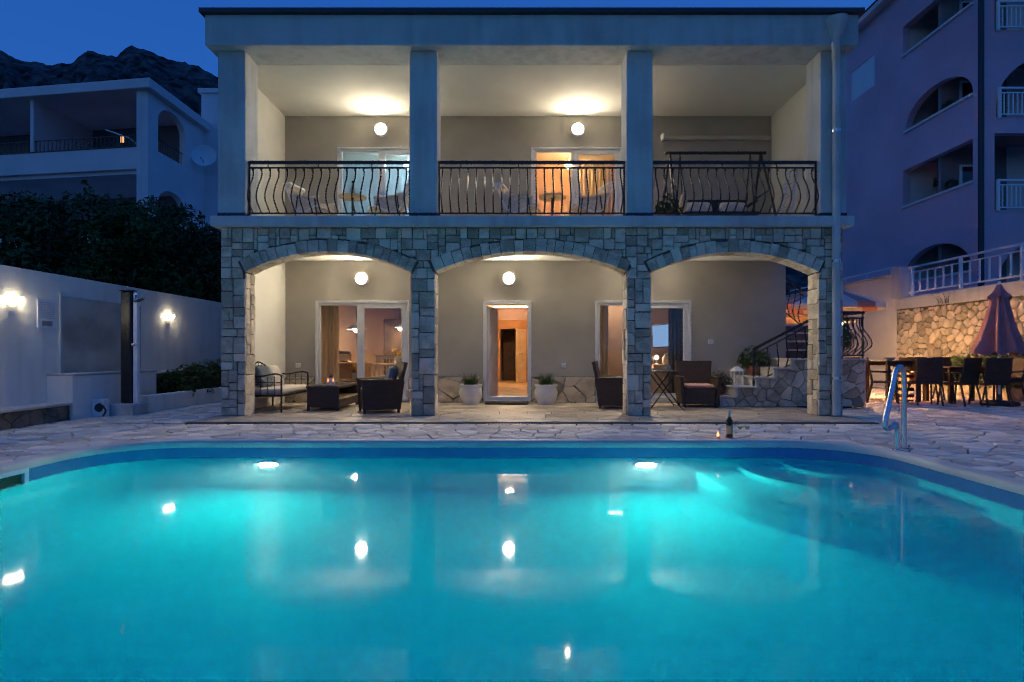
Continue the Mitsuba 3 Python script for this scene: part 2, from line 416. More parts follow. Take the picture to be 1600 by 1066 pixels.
add(pool, 'coping', lip(), 'coping_stone', smooth=40)
for k, (r, z) in enumerate([(.62, -.42), (1.12, -.63), (1.62, -.90)]):
    zone = sg.Point(3.75, 6.6).buffer(r, quad_segs=24).intersection(POOL.buffer(.03)).intersection(sg.box(0, 3, 9, 9))
    prev = sg.Point(3.75, 6.6).buffer([0.001, .62, 1.12][k], quad_segs=24)
    ring = zone.difference(prev) if k else zone
    m = prism(ring, 'xy', 0, SOLE + .004, z)
    add(pool, 'step', m, 'liner')
sk = [box(-4.77, -4.72, 5.02, 5.60, -.31, -.27), box(-4.77, -4.72, 5.02, 5.60, -.13, -.09), box(-4.77, -4.72, 5.02, 5.07, -.27, -.13), box(-4.77, -4.72, 5.55, 5.60, -.27, -.13)]
add(pool, 'skimmer', sk, 'pvc_white')
mat('skimmer_dark', (.02, .05, .03), 0, 1, .5)
add(pool, 'skimmer_flap', box(-4.765, -4.75, 5.07, 5.55, -.27, -.13), 'skimmer_dark')
for (x, y, ax) in [(4.052, 5.1, 0), (4.052, 3.0, 0)]:
    m = lathe([(0, .0), (.05, .0), (.05, .012), (.025, .02), (.0, .02)], 16)
    m.apply_transform(trimesh.transformations.rotation_matrix(-math.pi / 2, [0, 1, 0])); m.apply_translation((x, y, -.55))
    add(pool, 'return_fitting', m, 'pvc_white', smooth=40)
scene['water_medium'] = {'type': 'homogeneous', 'sigma_t': {'type': 'rgb', 'value': [.66, .125, .120]}, 'albedo': {'type': 'rgb', 'value': [.14, .85, .91]},
                         'phase': {'type': 'hg', 'g': .6}}
scene['pool_surface'] = {'type': 'roughdielectric', 'distribution': 'ggx', 'alpha': .0015, 'specular_reflectance': {'type': 'rgb', 'value': .55}, 'int_ior': 1.333, 'ext_ior': 1.0}
struct('pool_water', prism(POOL.buffer(.05), 'xy', 0, SOLE - .1, WATER), 'pool_surface', label='still turquoise water lit from below')
scene['pool_water']['interior'] = {'type': 'ref', 'id': 'water_medium'}
LWARM = np.array([1.0, .80, .52])
for n, x in ((0, -2.93), (1, 1.56)):
    k = thing('pool_light', ['round underwater pool light on the far wall, left of the middle', 'round underwater pool light on the far wall, right of the middle'][n], 'pool light', 'underwater lights of the pool')
    def disc(r, z0, z1, y=6.9, z=-.62):
        m = lathe([(0, z1), (r, z1), (r * 1.05, z0), (0, z0)], 28); m.apply_transform(trimesh.transformations.rotation_matrix(math.pi / 2, [1, 0, 0])); m.apply_translation((x, y, z)); return m
    m = lathe([(.115, .0), (.16, .0), (.16, .03), (.145, .045), (.115, .045)], 28); m.apply_transform(trimesh.transformations.rotation_matrix(math.pi / 2, [1, 0, 0])); m.apply_translation((x, 6.9, -.62))
    add(k, 'bezel', m, 'pvc_white', smooth=40)
    ang = np.arange(28) * 2 * np.pi / 28
    dv = np.vstack([[[x, 6.851, -.62]], np.c_[x + .115 * np.cos(ang), np.full(28, 6.851), -.62 + .115 * np.sin(ang)]])
    df = [(0, 1 + i, 1 + (i + 1) % 28) for i in range(28)]
    dm = trimesh.Trimesh(dv, df, process=False)
    if dm.face_normals[0][1] > 0: dm.invert()
    add(k, 'lens', dm, 'lamp_skin', emit=np.array([1.0, .93, .76]) * 750, weight=9)

# ------------------------------------------------------------------ paved deck
deck = tag('pool_deck', 'crazy paving of pale irregular stone around the pool', kind='structure'); used[deck] = 0
AREA = sg.Polygon([(-7.35, -3), (12, -3), (12, 20), (5.42, 20), (5.42, 8.50), (-4.90, 8.50), (-4.90, 20), (-7.35, 20)])
HOLE = LIP
scene[deck] = mikit.ply(prism(AREA.difference(HOLE.buffer(.002)), 'xy', -.045, -.2, 0), 'joint_sand')
zone = AREA.difference(HOLE.buffer(.008)).intersection(sg.box(-7.3, 3.6, 10.95, 17))
zone = zone.difference(sg.box(5.3, 10.9, 6.8, 20)).difference(sg.box(-6.1, 8.508, 5.44, 8.58))
flags = [(g, g.centroid) for g in cells(zone, .20, 11, 1.25)]
def seen(c): return abs(c.x * FPX / c.y + 4) < 805 and c.y > 1
flags.sort(key=lambda t: (0 if seen(t[1]) else 1, t[1].y if not (-4.8 < t[1].x < 5.5 and t[1].y > 8.5) else t[1].y + 2))
rest = []
for k, (g, c) in enumerate(flags):
    q = g.buffer(-.0095, join_style=2)
    if q.is_empty: continue
    m = stone(q, 'xy', -.045, .024, .007, .03, .0015)
    if m is None: continue
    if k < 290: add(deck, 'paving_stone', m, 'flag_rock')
    else: rest.append(m)
add(deck, 'far_paving', rest, 'flag_rock', kind='stuff')
mat('slot_metal', (.07, .065, .06), .2, 8, .7)
k = thing('drain_channel', 'narrow dark drain slot in the paving along the porch edge', 'drain')
add(k, 'channel', box(-6.08, 5.4, 8.515, 8.568, -.04, -.023), 'slot_metal')
add(k, 'grate', [box(-.42 + .05 * i, -.39 + .05 * i, 8.505, 8.566, -.028, -.020) for i in range(18)], 'steel')

porch = tag('porch_floor', 'tan stone floor of the arched porch', kind='structure'); used[porch] = 0
scene[porch] = mikit.ply(box(-4.9, 5.42, 8.57, 12.0, -.15, -.012), 'mortar')
zone = sg.box(-4.9, 8.575, 5.42, 11.995)
for g in cells(zone, .46, 5, 1.3, .36):
    q = g.buffer(-.006, join_style=2)
    if q.is_empty: continue
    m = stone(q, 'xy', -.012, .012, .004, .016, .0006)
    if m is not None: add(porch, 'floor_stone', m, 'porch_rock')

# ------------------------------------------------------------------ the house
house = thing('house', 'two-storey villa with a stone arcade below and a railed balcony between pale columns above', 'house')
PX = [(-4.80, -4.397), (-1.692, -1.295), (1.833, 2.231), (4.961, 5.368)]      # stone pillars
BAYS = [(-4.397, -1.692, 2.35, 2.685), (-1.295, 1.833, 2.36, 2.690), (2.231, 4.961, 2.35, 2.675)]
FY, SP = 9.43, 3.08
def arc(b, grow=0.0):
    x0, x1, zs, za = b; h = za - zs; w = (x1 - x0) / 2; R = (w * w + h * h) / (2 * h); c = ((x0 + x1) / 2, za - R)
    return c, R, math.asin(w / R)
opening = []
for b in BAYS:
    c, R, t = arc(b); a = np.linspace(-t, t, 30)
    opening.append(sg.Polygon([(b[0], -1)] + [(c[0] + R * math.sin(u), c[1] + R * math.cos(u)) for u in a] + [(b[1], -1)]))
arcade = sg.box(-4.80, 0, 5.368, SP)
for o in opening: arcade = arcade.difference(o)
core = arcade.buffer(-.02, join_style=2).union(sg.box(-4.78, 2.8, 5.348, SP))
add(house, 'arcade_core', prism(core, 'xz', FY, -.34, 0), 'mortar')
seed = 100
def face(polys, plane, off, name, mats, h=.028, gap=.006, parent=None, amp=.006, bev=.010, soft=0):
    global seed
    for g in polys:
        seed += 1
        q = wobble(g, amp, seed).buffer(-gap, join_style=2)
        if soft: q = q.buffer(-soft).buffer(soft, quad_segs=2).simplify(.006)
        if q.is_empty or q.area < .0012: continue
        m = stone(q, plane, off, h + rng.uniform(-.005, .008), bev, .05, .003)
        if m is not None: add(parent or house, name, m, mats)
# pillars: front faces, then the reveals that the arches show
for k, (x0, x1) in enumerate(PX):
    face(ashlar(x0, x1, 0, 2.24, .067, 20 + k, 4, 4), 'xz', FY, 'facade_stone', 'facade_rock')
    if k < 3: face(ashlar(FY, FY + .335, 0, 2.34, .084, 40 + k, 3, 4), 'yz+', x1 - .02, 'reveal_stone', 'facade_rock', .02)
    if k > 0: face(ashlar(FY, FY + .335, 0, 2.34, .084, 60 + k, 3, 4), 'yz', x0 + .02, 'reveal_stone', 'facade_rock', .02)
# voussoirs through the full depth of the arcade
rings = []
for b in BAYS:
    c, R, t = arc(b); n = 19; r = np.random.default_rng(int(b[0] * 100) + 900)
    w = r.uniform(.75, 1.3, n); cuts = np.r_[0, np.cumsum(w) / w.sum()] * 2 * t - t
    ring = []
    for i in range(n):
        g = .006 / R; a = np.linspace(cuts[i] + g, cuts[i + 1] - g, 5); ro = R + .19 + r.uniform(-.02, .02)
        q = sg.Polygon([(c[0] + R * math.sin(u), c[1] + R * math.cos(u)) for u in a] + [(c[0] + ro * math.sin(u), c[1] + ro * math.cos(u)) for u in a[::-1]])
        m = prism(q, 'xz', FY, -.33, .034 + r.uniform(-.004, .01))
        add(house, 'arch_stone', m, 'facade_rock')
    a = np.linspace(-t * 1.02, t * 1.02, 30)
    rings.append(sg.Polygon([(c[0] + (R - .05) * math.sin(u), c[1] + (R - .05) * math.cos(u)) for u in a] + [(c[0] + (R + .205) * math.sin(u), c[1] + (R + .205) * math.cos(u)) for u in a[::-1]]))
spandrel = arcade.intersection(sg.box(-5, 2.24, 6, SP - .01))
for g in rings: spandrel = spandrel.difference(g)
polys = []
for g in ashlar(-4.80, 5.368, 2.24, SP - .01, .060, 77, 4, 3):
    g = g.intersection(spandrel)
    polys += [q for q in getattr(g, 'geoms', [g]) if q.geom_type == 'Polygon' and q.area > .004]
face(polys, 'xz', FY, 'facade_stone', 'facade_rock', amp=.004)
# slabs, walls, columns, roof
add(house, 'balcony_slab', box(-4.80, 5.42, 9.78, 12.0, 2.95, 3.245), 'cream_plaster')
add(house, 'slab_edge', box(-4.92, 5.49, 9.30, 9.775, SP, 3.245, .008), 'white_plaster')
CX = [(-4.846, -4.397), (-1.713, -1.264), (1.828, 2.256), (4.992, 5.42)]
for x0, x1 in CX:
    add(house, 'column', box(x0, x1, 9.40, 9.87, 3.245, 5.962, .012), 'white_plaster')
    add(house, 'column_base', box(x0 - .004, x1 + .004, 9.396, 9.874, 3.246, 3.315), 'roof_metal')
add(house, 'side_wall', box(-4.86, -4.775, 9.78, 12.0, 0, 2.95), 'cream_plaster')
add(house, 'side_wall', box(-4.86, -4.783, 9.875, 12.0, 3.246, 5.962), 'cream_plaster')
add(house, 'side_wall', box(5.35, 5.43, 9.875, 12.0, 3.246, 5.962), 'cream_plaster')
add(house, 'fascia', box(-4.97, 5.52, 9.24, 9.88, 5.964, 6.46, .01), 'white_plaster')
add(house, 'balcony_ceiling', box(-4.95, 5.50, 9.881, 12.3, 5.964, 6.3), 'cream_plaster')
add(house, 'roof', box(-5.03, 5.58, 9.17, 22.4, 6.46, 6.53), 'roof_metal')
LDOORS = [(-4.147, -2.20), (-.653, .347), (1.68, 3.68)]
low = sg.box(-4.86, 0, 5.65, 2.95)
for x0, x1 in LDOORS: low = low.difference(sg.box(x0, .03, x1, 2.117))
UDOORS = [(-3.69, -1.75), (.347, 2.25)]
upp = sg.box(-4.86, 2.951, 5.43, 5.962)
for x0, x1 in UDOORS: upp = upp.difference(sg.box(x0, 3.26, x1, 5.317))
add(house, 'rear_wall', prism(low, 'xz', 12.0, -.25, 0), 'taupe_plaster')
add(house, 'rear_wall', prism(upp, 'xz', 12.0, -.25, 0), 'taupe_plaster')
# stone plinth along the rear wall of the porch
seed = 3000
for x0, x1 in [(-4.77, -4.147), (-2.2, -.653), (.347, 1.68), (3.68, 5.6)]:
    z = sg.box(x0 + .005, .0, x1 - .005, .53)
    add(house, 'plinth_core', box(x0, x1, 11.965, 12.0, 0, .535), 'mortar')
    face(cells(z, .34, int(x0 * 10) + 80, 1.25, .3), 'xz', 11.965, 'plinth_stone', 'rubble_rock', .02, .006, amp=.01)
# body of the house behind: outer walls, partitions, floors
body = [box(-4.86, -4.7, 12.25, 22, 0, 6.3), box(5.3, 5.65, 12.25, 22, 0, 2.95), box(5.3, 5.43, 12.25, 22, 2.95, 6.3), box(-4.86, 5.65, 22, 22.2, 0, 6.3)]
add(house, 'outer_wall', body, 'white_plaster')
rooms = [box(-.90, -.75, 12.25, 21.9, .03, 2.8), box(.47, .62, 12.25, 21.9, .03, 2.8), box(-4.7, -4.68, 12.25, 17.2, .03, 2.8), box(-4.7, -.90, 17.1, 17.2, .03, 2.8),
         box(.62, 5.3, 14.6, 14.75, .03, 2.8)]
add(house, 'room_wall', rooms, 'room_plaster')
add(house, 'room_ceiling', box(-4.7, 5.3, 12.25, 22, 2.8, 2.9), 'cream_plaster')
add(house, 'room_floor', box(-4.7, 5.3, 12.25, 22, -.1, .03), 'wood_floor')
add(house, 'upper_room_wall', [box(-4.7, -1.2, 13.9, 14.0, 3.26, 5.9), box(-4.7, -4.6, 12.25, 13.9, 3.26, 5.9), box(-1.3, -1.2, 12.25, 13.9, 3.26, 5.9)], 'pale_room')
add(house, 'upper_room_wall', [box(-.2, 2.9, 13.9, 14.0, 3.26, 5.9), box(-.3, -.2, 12.25, 14.0, 3.26, 5.9), box(2.9, 3.0, 12.25, 14.0, 3.26, 5.9)], 'warm_room')
add(house, 'upper_room_floor', box(-4.7, 5.3, 12.25, 14, 3.15, 3.26), 'wood_floor')
add(house, 'upper_room_ceiling', box(-4.7, 5.3, 12.25, 14, 5.6, 5.7), 'cream_plaster')

def leaf_frame(x0, x1, z0, z1, y0, y1, w, top=None):
    t = top or w
    return [box(x0, x0 + w, y0, y1, z0, z1, .006), box(x1 - w, x1, y0, y1, z0, z1, .006), box(x0 + w, x1 - w, y0, y1, z1 - t, z1, .006), box(x0 + w, x1 - w, y0, y1, z0, z0 + w * 1.2, .006)]
def glass(x0, x1, z0, z1, y):
    v = [(x0, y, z0), (x1, y, z0), (x1, y, z1), (x0, y, z1)]
    return trimesh.Trimesh(v, [(0, 1, 2), (0, 2, 3)], process=False)
def double_door(name, x0, x1, z0, z1, split):
    d = house + '__' + name
    d = numbered(d)
    fr = leaf_frame(x0, x1, z0, z1, 11.985, 12.09, .05)
    add(d, 'frame', fr, 'pvc_white')
    add(d, 'sash', leaf_frame(x0 + .055, split, z0 + .04, z1 - .055, 12.0, 12.07, .045), 'pvc_white')
    add(d, 'sash', leaf_frame(split + .004, x1 - .055, z0 + .04, z1 - .055, 12.0, 12.07, .10), 'pvc_white')
    add(d, 'pane', glass(x0 + .10, split - .045, z0 + .09, z1 - .10, 12.035), 'pane')
    add(d, 'pane', glass(split + .105, x1 - .155, z0 + .16, z1 - .155, 12.035), 'pane')
    add(d, 'handle', [box(split + .04, split + .065, 11.97, 12.0, z0 + 1.0, z0 + 1.14, .004), box(split + .04, split + .15, 11.955, 11.97, z0 + 1.06, z0 + 1.085, .004)], 'steel')
    return d
double_door('patio_door', -4.147, -2.20, .03, 2.117, -3.24)
double_door('patio_door', 1.68, 3.68, .03, 2.117, 2.40)
double_door('balcony_door', -3.69, -1.75, 3.26, 5.317, -2.80)
double_door('balcony_door', .347, 2.25, 3.26, 5.317, 1.23)
add(house, 'threshold', box(1.68, 3.68, 11.94, 12.0, 0, .13, .008), 'pvc_white')
d = house + '__front_door'
add(d, 'frame', leaf_frame(-.653, .347, .03, 2.117, 11.985, 12.09, .075), 'pvc_white')
lf = cat([box(0, .82, -.03, .03, 0, 1.93, .006)]); pn = cat([box(.10, .72, -.034, .034, .15, .85, .01), box(.10, .72, -.034, .034, 1.0, 1.8, .01)])
for nm, m in (('leaf', lf), ('panel', pn)):
    m.apply_transform(trimesh.transformations.rotation_matrix(math.radians(80), [0, 0, 1])); m.apply_translation((-.545, 12.13, .07)); add(d, nm, m, 'pvc_white')
m = cat([box(.70, .73, -.075, -.03, .98, 1.02, .004), box(.60, .73, -.085, -.07, .985, 1.01, .004)]); m.apply_transform(trimesh.transformations.rotation_matrix(math.radians(80), [0, 0, 1])); m.apply_translation((-.545, 12.13, .07))
add(d, 'handle', m, 'steel')
add(d, 'sill', box(-.653, .347, 11.95, 12.09, 0, .03), 'cap_stone')
# downpipe
pipe = [(5.12, 9.19, 6.02), (5.12, 9.19, 5.95), (5.14, 9.21, 5.88), (5.19, 9.30, 5.80), (5.205, 9.32, 5.72), (5.205, 9.32, 5.6), (5.205, 9.32, 0.02)]
add(house, 'downpipe', tube(pipe, .062, 16), 'white_plaster', smooth=40)
add(house, 'rain_hopper', lathe([(.05, 6.0), (.075, 6.08), (.16, 6.28), (.17, 6.36), (.15, 6.36), (.06, 6.08), (.0, 6.02)], 20, (5.14, 9.20, 0)), 'white_plaster', smooth=40)
for z in (.6, 2.5, 4.6): add(house, 'pipe_clamp', [tube([(5.205, 9.32, z), (5.205, 9.32, z + .04)], .068, 16), box(5.19, 5.22, 9.36, 9.42, z, z + .04)], 'steel')
add(house, 'awning_cassette', [box(3.09, 5.3, 11.90, 11.99, 5.455, 5.525, .015)], 'cap_stone')
add(house, 'awning_bracket', [box(3.04, 3.088, 11.86, 12.0, 5.44, 5.56, .01)], 'metal_white')
for x, z in ((-4.50, .77), (1.02, .77), (4.08, 1.26)):
    add(house, 'socket_box', box(x - .05, x + .05, 11.965, 12.0, z - .05, z + .05, .008), 'pvc_white')
# balcony railings with belly bars
def bar_path(x, y):
    z0, z1 = 3.335, 4.085
    P_ = [(0, z0), (.055, z0 + .05), (.175, z0 + .16), (.195, z0 + .26), (.115, z0 + .43), (.010, z0 + .58), (-.015, z0 + .68), (0, z1)]
    return curve([(x, y - a, b) for a, b in P_], 22)
def scroll(x, y, z):
    t = np.linspace(0, 2 * np.pi * 1.1, 14); r = .026 * (1 - .45 * t / t[-1])
    return np.stack([np.full(14, x), y - .02 - r * np.cos(t) * 1.0 + .0, z - .035 + r * np.sin(t)], 1)
for k in range(3):
    x0, x1 = CX[k][1] + .004, CX[k + 1][0] - .004; y = 9.52
    r = numbered(house + '__balcony_railing')
    add(r, 'handrail', [box(x0, x1, y - .022, y + .022, 4.150, 4.200, .006)], 'iron')
    add(r, 'mid_rail', box(x0, x1, y - .012, y + .012, 4.074, 4.098, .003), 'iron')
    add(r, 'bottom_rail', box(x0, x1, y - .012, y + .012, 3.323, 3.347, .003), 'iron')
    for xx in (x0 + .015, x1 - .015): add(r, 'post', box(xx - .013, xx + .013, y - .013, y + .013, 3.25, 4.155), 'iron')
    for f in (.12, .43, .76): add(r, 'connector', box(x0 + (x1 - x0) * f - .007, x0 + (x1 - x0) * f + .007, y - .007, y + .007, 4.096, 4.155), 'iron')
    n = int(round((x1 - x0) / .142)); d = (x1 - x0) / n
    for i in range(n):
        x = x0 + d * (i + .5)
        add(r, 'bar', [tube(bar_path(x, y), .0118, 6), tube(scroll(x, y, 4.078), .007, 5)], 'iron', smooth=50)
# ------------------------------------------------------------------ lamps
def sphere(r, at, n=2):
    m = trimesh.creation.uv_sphere(r, count=[16, 28]); m.apply_translation(at); return m
def rot(m, axis, deg, at=(0, 0, 0)):
    m.apply_transform(trimesh.transformations.rotation_matrix(math.radians(deg), axis, at)); return m
GLOBE = np.array([1.0, .87, .65])
GL = [(-3.17, 2.57, 'round white wall lamp glowing above the left patio door of the porch', 560), (-.12, 2.57, 'round white wall lamp glowing above the open front door', 560),
      (2.60, 2.57, 'round white wall lamp behind the third stone pillar of the porch', 560),
      (-2.77, 5.66, 'round white wall lamp glowing above the left balcony door', 400), (1.31, 5.66, 'round white wall lamp glowing above the orange-lit balcony door', 400)]
for x, z, lab, pw in GL:
    k = thing('wall_lamp', lab, 'wall lamp', 'round lamps on the rear wall')
    b = rot(lathe([(0, 0), (.135, 0), (.14, .05), (.137, .088), (.118, .096), (.107, .09), (.107, .05), (0, .05)], 32), [1, 0, 0], 90); b.apply_translation((x, 12.0, z)); add(k, 'base', b, 'metal_white', smooth=40)
    g = rot(lathe([(.106, .086), (.102, .100), (.084, .114), (.052, .122), (.026, .125), (0, .126)], 32), [1, 0, 0], 90); g.apply_translation((x, 12.0, z))
    add(k, 'globe', g, 'lamp_skin', smooth=True, emit=GLOBE * pw, weight=3)
for y, lab in ((8.42, 'half-moon wall lamp on the white garden wall, the nearer one'), (12.2, 'half-moon wall lamp on the white garden wall above the planter')):
    k = thing('garden_lamp', lab, 'wall lamp', 'half-moon lamps on the garden wall')
    a = np.linspace(0, np.pi, 13); zc = 1.79
    V, F = [], []
    for u, (r, dz) in enumerate([(.15, .055), (.13, -.02), (.09, -.05)]):
        V += [(-7.349 + r * .85 * math.sin(t) + .002, y + r * math.cos(t), zc + dz) for t in a]
    for u in range(2):
        for i in range(12): p = u * 13 + i; F += [(p, p + 13, p + 14), (p, p + 14, p + 1)]
    m = trimesh.Trimesh(np.array(V), F, process=False)
    if m.face_normals[5][0] < 0: m.invert()
    inner = m.copy(); inner.vertices[:, 0] -= .006; inner.invert()
    add(k, 'shade', m, 'lamp_skin', smooth=True, emit=np.array([1., .86, .60]) * 34, weight=2)
    add(k, 'inner_shade', inner, 'lamp_skin', smooth=True, emit=np.array([1., .86, .60]) * 6, weight=3)
    rim = np.array([(-7.347 + .092 * .85 * math.sin(t), y + .092 * math.cos(t), zc - .054) for t in a]); add(k, 'rim', tube(rim, .007, 6), 'metal_white')
    add(k, 'back_plate', box(-7.349, -7.342, y - .13, y + .13, zc - .05, zc + .06, .002), 'metal_white')

def lamp_disc(key, name, x, y, z, r, power, w=1.0, down=True):
    ang = np.arange(20) * 2 * np.pi / 20
    v = np.vstack([[[x, y, z]], np.c_[x + r * np.cos(ang), y + r * np.sin(ang), np.full(20, z)]])
    m = trimesh.Trimesh(v, [(0, 1 + (i + 1) % 20, 1 + i) for i in range(20)], process=False)
    if m.face_normals[0][2] > 0: m.invert()
    add(key, name, m, 'lamp_skin', emit=power, weight=w)
def bulb(key, name, x, y, z, r, power, w=1.0):
    add(key, name, sphere(r, (x, y, z)), 'lamp_skin', smooth=True, emit=power, weight=w)

# ------------------------------------------------------------------ inside the rooms
WARM = np.array([1., .70, .38])
k = thing('pendant_lamp', 'wide white pendant lamp glowing inside the living room', 'lamp')
add(k, 'shade', lathe([(.03, .16), (.10, .13), (.24, .03), (.25, .0), (.245, .0), (.1, .11), (.03, .14)], 28, (-3.95, 14.4, 1.62)), 'metal_white', smooth=40)
add(k, 'cord', tube([(-3.95, 14.4, 1.77), (-3.95, 14.4, 2.8)], .006, 6), 'iron')
bulb(k, 'bulb', -3.95, 14.4, 1.615, .07, WARM * 420, 1.5)
k = thing('pendant_lamp', 'small warm pendant lamp in front of the dark kitchen cupboards', 'lamp')
add(k, 'shade', lathe([(.02, .10), (.14, .03), (.15, 0), (.145, 0), (.02, .08)], 24, (-3.16, 15.9, 1.72)), 'metal_white', smooth=40)
add(k, 'cord', tube([(-3.16, 15.9, 1.8), (-3.16, 15.9, 2.8)], .006, 6), 'iron')
bulb(k, 'bulb', -3.16, 15.9, 1.70, .05, WARM * 420, 1.0)
def drape(x0, x1, y, z0, z1, folds, amp, n=60):
    xs = np.linspace(x0, x1, n); ph = (xs - x0) / (x1 - x0) * folds * 2 * np.pi
    yy = y + amp * np.sin(ph) + amp * .4 * np.sin(ph * 2.3 + 1)
    V = np.vstack([np.c_[xs, yy, np.full(n, z0)], np.c_[xs, yy, np.full(n, z1)]])
    F = [f for i in range(n - 1) for f in ((i, i + 1, n + i + 1), (i, n + i + 1, n + i))]
    m = trimesh.Trimesh(V, F, process=False); m2 = m.copy(); m2.vertices[:, 1] += .006; m2.invert(); return cat([m, m2])
add(thing('curtain', 'cream curtain hanging inside the left patio door', 'curtain'), 'cloth', drape(-4.2, -3.78, 12.42, .06, 2.5, 5, .035), 'curtain_cream', smooth=True)
add(thing('curtain', 'dark grey curtain hanging beside the wall screen inside the right patio door', 'curtain'), 'cloth', drape(3.32, 3.64, 12.42, .06, 2.5, 4, .035), 'curtain_grey', smooth=True)
add(thing('curtain', 'pale curtain at the left end of the right patio door', 'curtain'), 'cloth', drape(1.72, 2.02, 12.40, .06, 2.5, 4, .03), 'curtain_cream', smooth=True)
add(thing('curtain', 'orange-lit curtain hanging behind the middle balcony door', 'curtain'), 'cloth', drape(1.3, 2.6, 13.6, 3.27, 5.5, 14, .035), 'curtain_cream', smooth=True)
k = thing('kitchen_cupboard', 'tall dark brown kitchen cupboard seen through the left patio door', 'cupboard')
add(k, 'carcass', box(-3.75, -2.2, 16.5, 17.08, .03, 2.0), 'wood_dark'); add(k, 'door', box(-3.72, -3.0, 16.47, 16.5, .1, 1.95, .01), 'wood_dark'); add(k, 'door', box(-2.98, -2.25, 16.47, 16.5, .1, 1.95, .01), 'wood_dark')
k = thing('sideboard', 'pale wooden sideboard with a glowing lower shelf inside the living room', 'sideboard')
add(k, 'top', box(-4.6, -3.55, 13.8, 14.3, .76, .80, .006), 'wood_pale'); add(k, 'side', box(-4.58, -4.55, 13.82, 14.28, .03, .76), 'wood_pale'); add(k, 'side', box(-3.6, -3.57, 13.82, 14.28, .03, .76), 'wood_pale')
add(k, 'back', box(-4.55, -3.6, 14.26, 14.28, .03, .76), 'wood_pale'); add(k, 'shelf', box(-4.55, -3.6, 13.84, 14.26, .36, .385), 'wood_pale')
k = thing('toaster', 'small grey appliance standing on the sideboard', 'appliance')
add(k, 'body', [box(-4.32, -4.0, 13.92, 14.15, .81, 1.03, .03)], 'steel'); add(k, 'lid', box(-4.30, -4.02, 13.94, 14.13, 1.03, 1.07, .015), 'black_paint')
def bouquet(name, label, x, y, z, petal, h=.26):
    k = thing(name, label, 'flowers')
    add(k, 'vase', lathe([(0, 0), (.05, 0), (.07, .07), (.045, .14), (.05, .16), (.04, .155), (0, .02)], 16, (x, y, z)), 'ceramic_white', smooth=40)
    add(k, 'leaf', blades(x, y, z + .1, 16, h * .8, .03, 3, .012, .8), 'leaf_mid')
    add(k, 'blossom', [sphere(.03 + .012 * (i % 3), (x + .09 * math.cos(i * 2.4), y + .09 * math.sin(i * 2.4), z + .22 + .05 * ((i * 37) % 5) / 2)) for i in range(9)], petal, smooth=True)
bouquet('flower_vase', 'vase of yellow flowers behind the patio door, above the wicker chair', -2.98, 14.6, .78, 'yellow_flower')
bouquet('flower_vase', 'orange flowers lit on the shelf of the sideboard', -3.9, 14.05, .39, 'yellow_flower')
k = thing('dining_table', 'white dining table inside behind the left patio door', 'table')
add(k, 'top', box(-3.5, -2.35, 14.0, 15.0, .73, .77, .006), 'ceramic_white')
for x in (-3.45, -2.42):
    for y in (14.06, 14.92): add(k, 'leg', box(x, x + .06, y, y + .06, .03, .73), 'ceramic_white')
def spindle_chair(x, y, rz, lab):
    ms = [('seat', box(-.21, .21, -.21, .21, .43, .46, .01))]
    for sx in (-1, 1):
        for sy in (-1, 1): ms.append(('leg', tube([(sx * .16, sy * .16, .43), (sx * .21, sy * .21, 0)], .016, 8)))
    ms.append(('top_rail', box(-.22, .22, -.245, -.215, .86, .94, .01)))
    for i in range(6): ms.append(('spindle', tube([(-.17 + i * .068, -.19, .46), (-.19 + i * .076, -.23, .87)], .009, 6)))
    put('spindle_chair', [P(n, m, 'ceramic_white', 40) for n, m in ms], (x, y, .03), rz, lab, 'chair', 'white chairs at the table inside')
spindle_chair(-3.08, 13.75, 8, 'white spindle-back chair inside, nearer the door opening')
spindle_chair(-2.55, 13.72, -6, 'white spindle-back chair inside, partly hidden by the wicker armchair')
# hall behind the front door
HE = 19.8
k = thing('hall_lamp', 'white light strip across the end of the hall behind the open front door', 'lamp')
m = trimesh.Trimesh([(-.70, HE - .06, 2.60), (.42, HE - .06, 2.60), (.42, HE - .06, 2.64), (-.70, HE - .06, 2.64)], [(0, 1, 2), (0, 2, 3)], process=False)
if m.face_normals[0][1] > 0: m.invert()
add(k, 'strip', m, 'lamp_skin', emit=np.array([1., .72, .45]) * 160, weight=1.5)
add(k, 'profile', box(-.72, .44, HE - .055, HE - .005, 2.585, 2.655), 'metal_white')
k = thing('hall_door', 'orange wooden door frame with a pale leaf ajar at the end of the hall', 'door')
add(k, 'lintel', box(-.60, .46, HE - .06, HE + .1, 1.86, 2.16), 'wood_orange')
add(k, 'jamb', box(-.60, -.49, HE - .06, HE + .1, .03, 1.86), 'wood_orange'); add(k, 'jamb', box(.40, .46, HE - .06, HE + .1, .03, 1.86), 'wood_orange')
lf = box(-.44, 0, -.02, .02, .04, 1.85, .004); rot(lf, [0, 0, 1], 40); lf.apply_translation((.39, HE - .09, 0)); add(k, 'leaf', lf, 'wood_pale')
hb = tube([(.16, HE - .36, 1.0), (.19, HE - .42, 1.0), (.27, HE - .34, 1.0)], .012, 8); add(k, 'handle', hb, 'steel')
add(k, 'wall', [box(-.75, -.60, HE, HE + .1, .03, 2.8), box(-.60, .47, HE, HE + .1, 2.16, 2.8)], 'room_plaster')
k = thing('hall_cabinet', 'dark cabinet in the far room at the end of the hall', 'cabinet')
add(k, 'body', box(-.42, .02, 20.9, 21.3, .03, 1.7, .01), 'wood_dark'); add(k, 'top', box(-.44, .04, 20.88, 21.32, 1.7, 1.73), 'wood_dark')
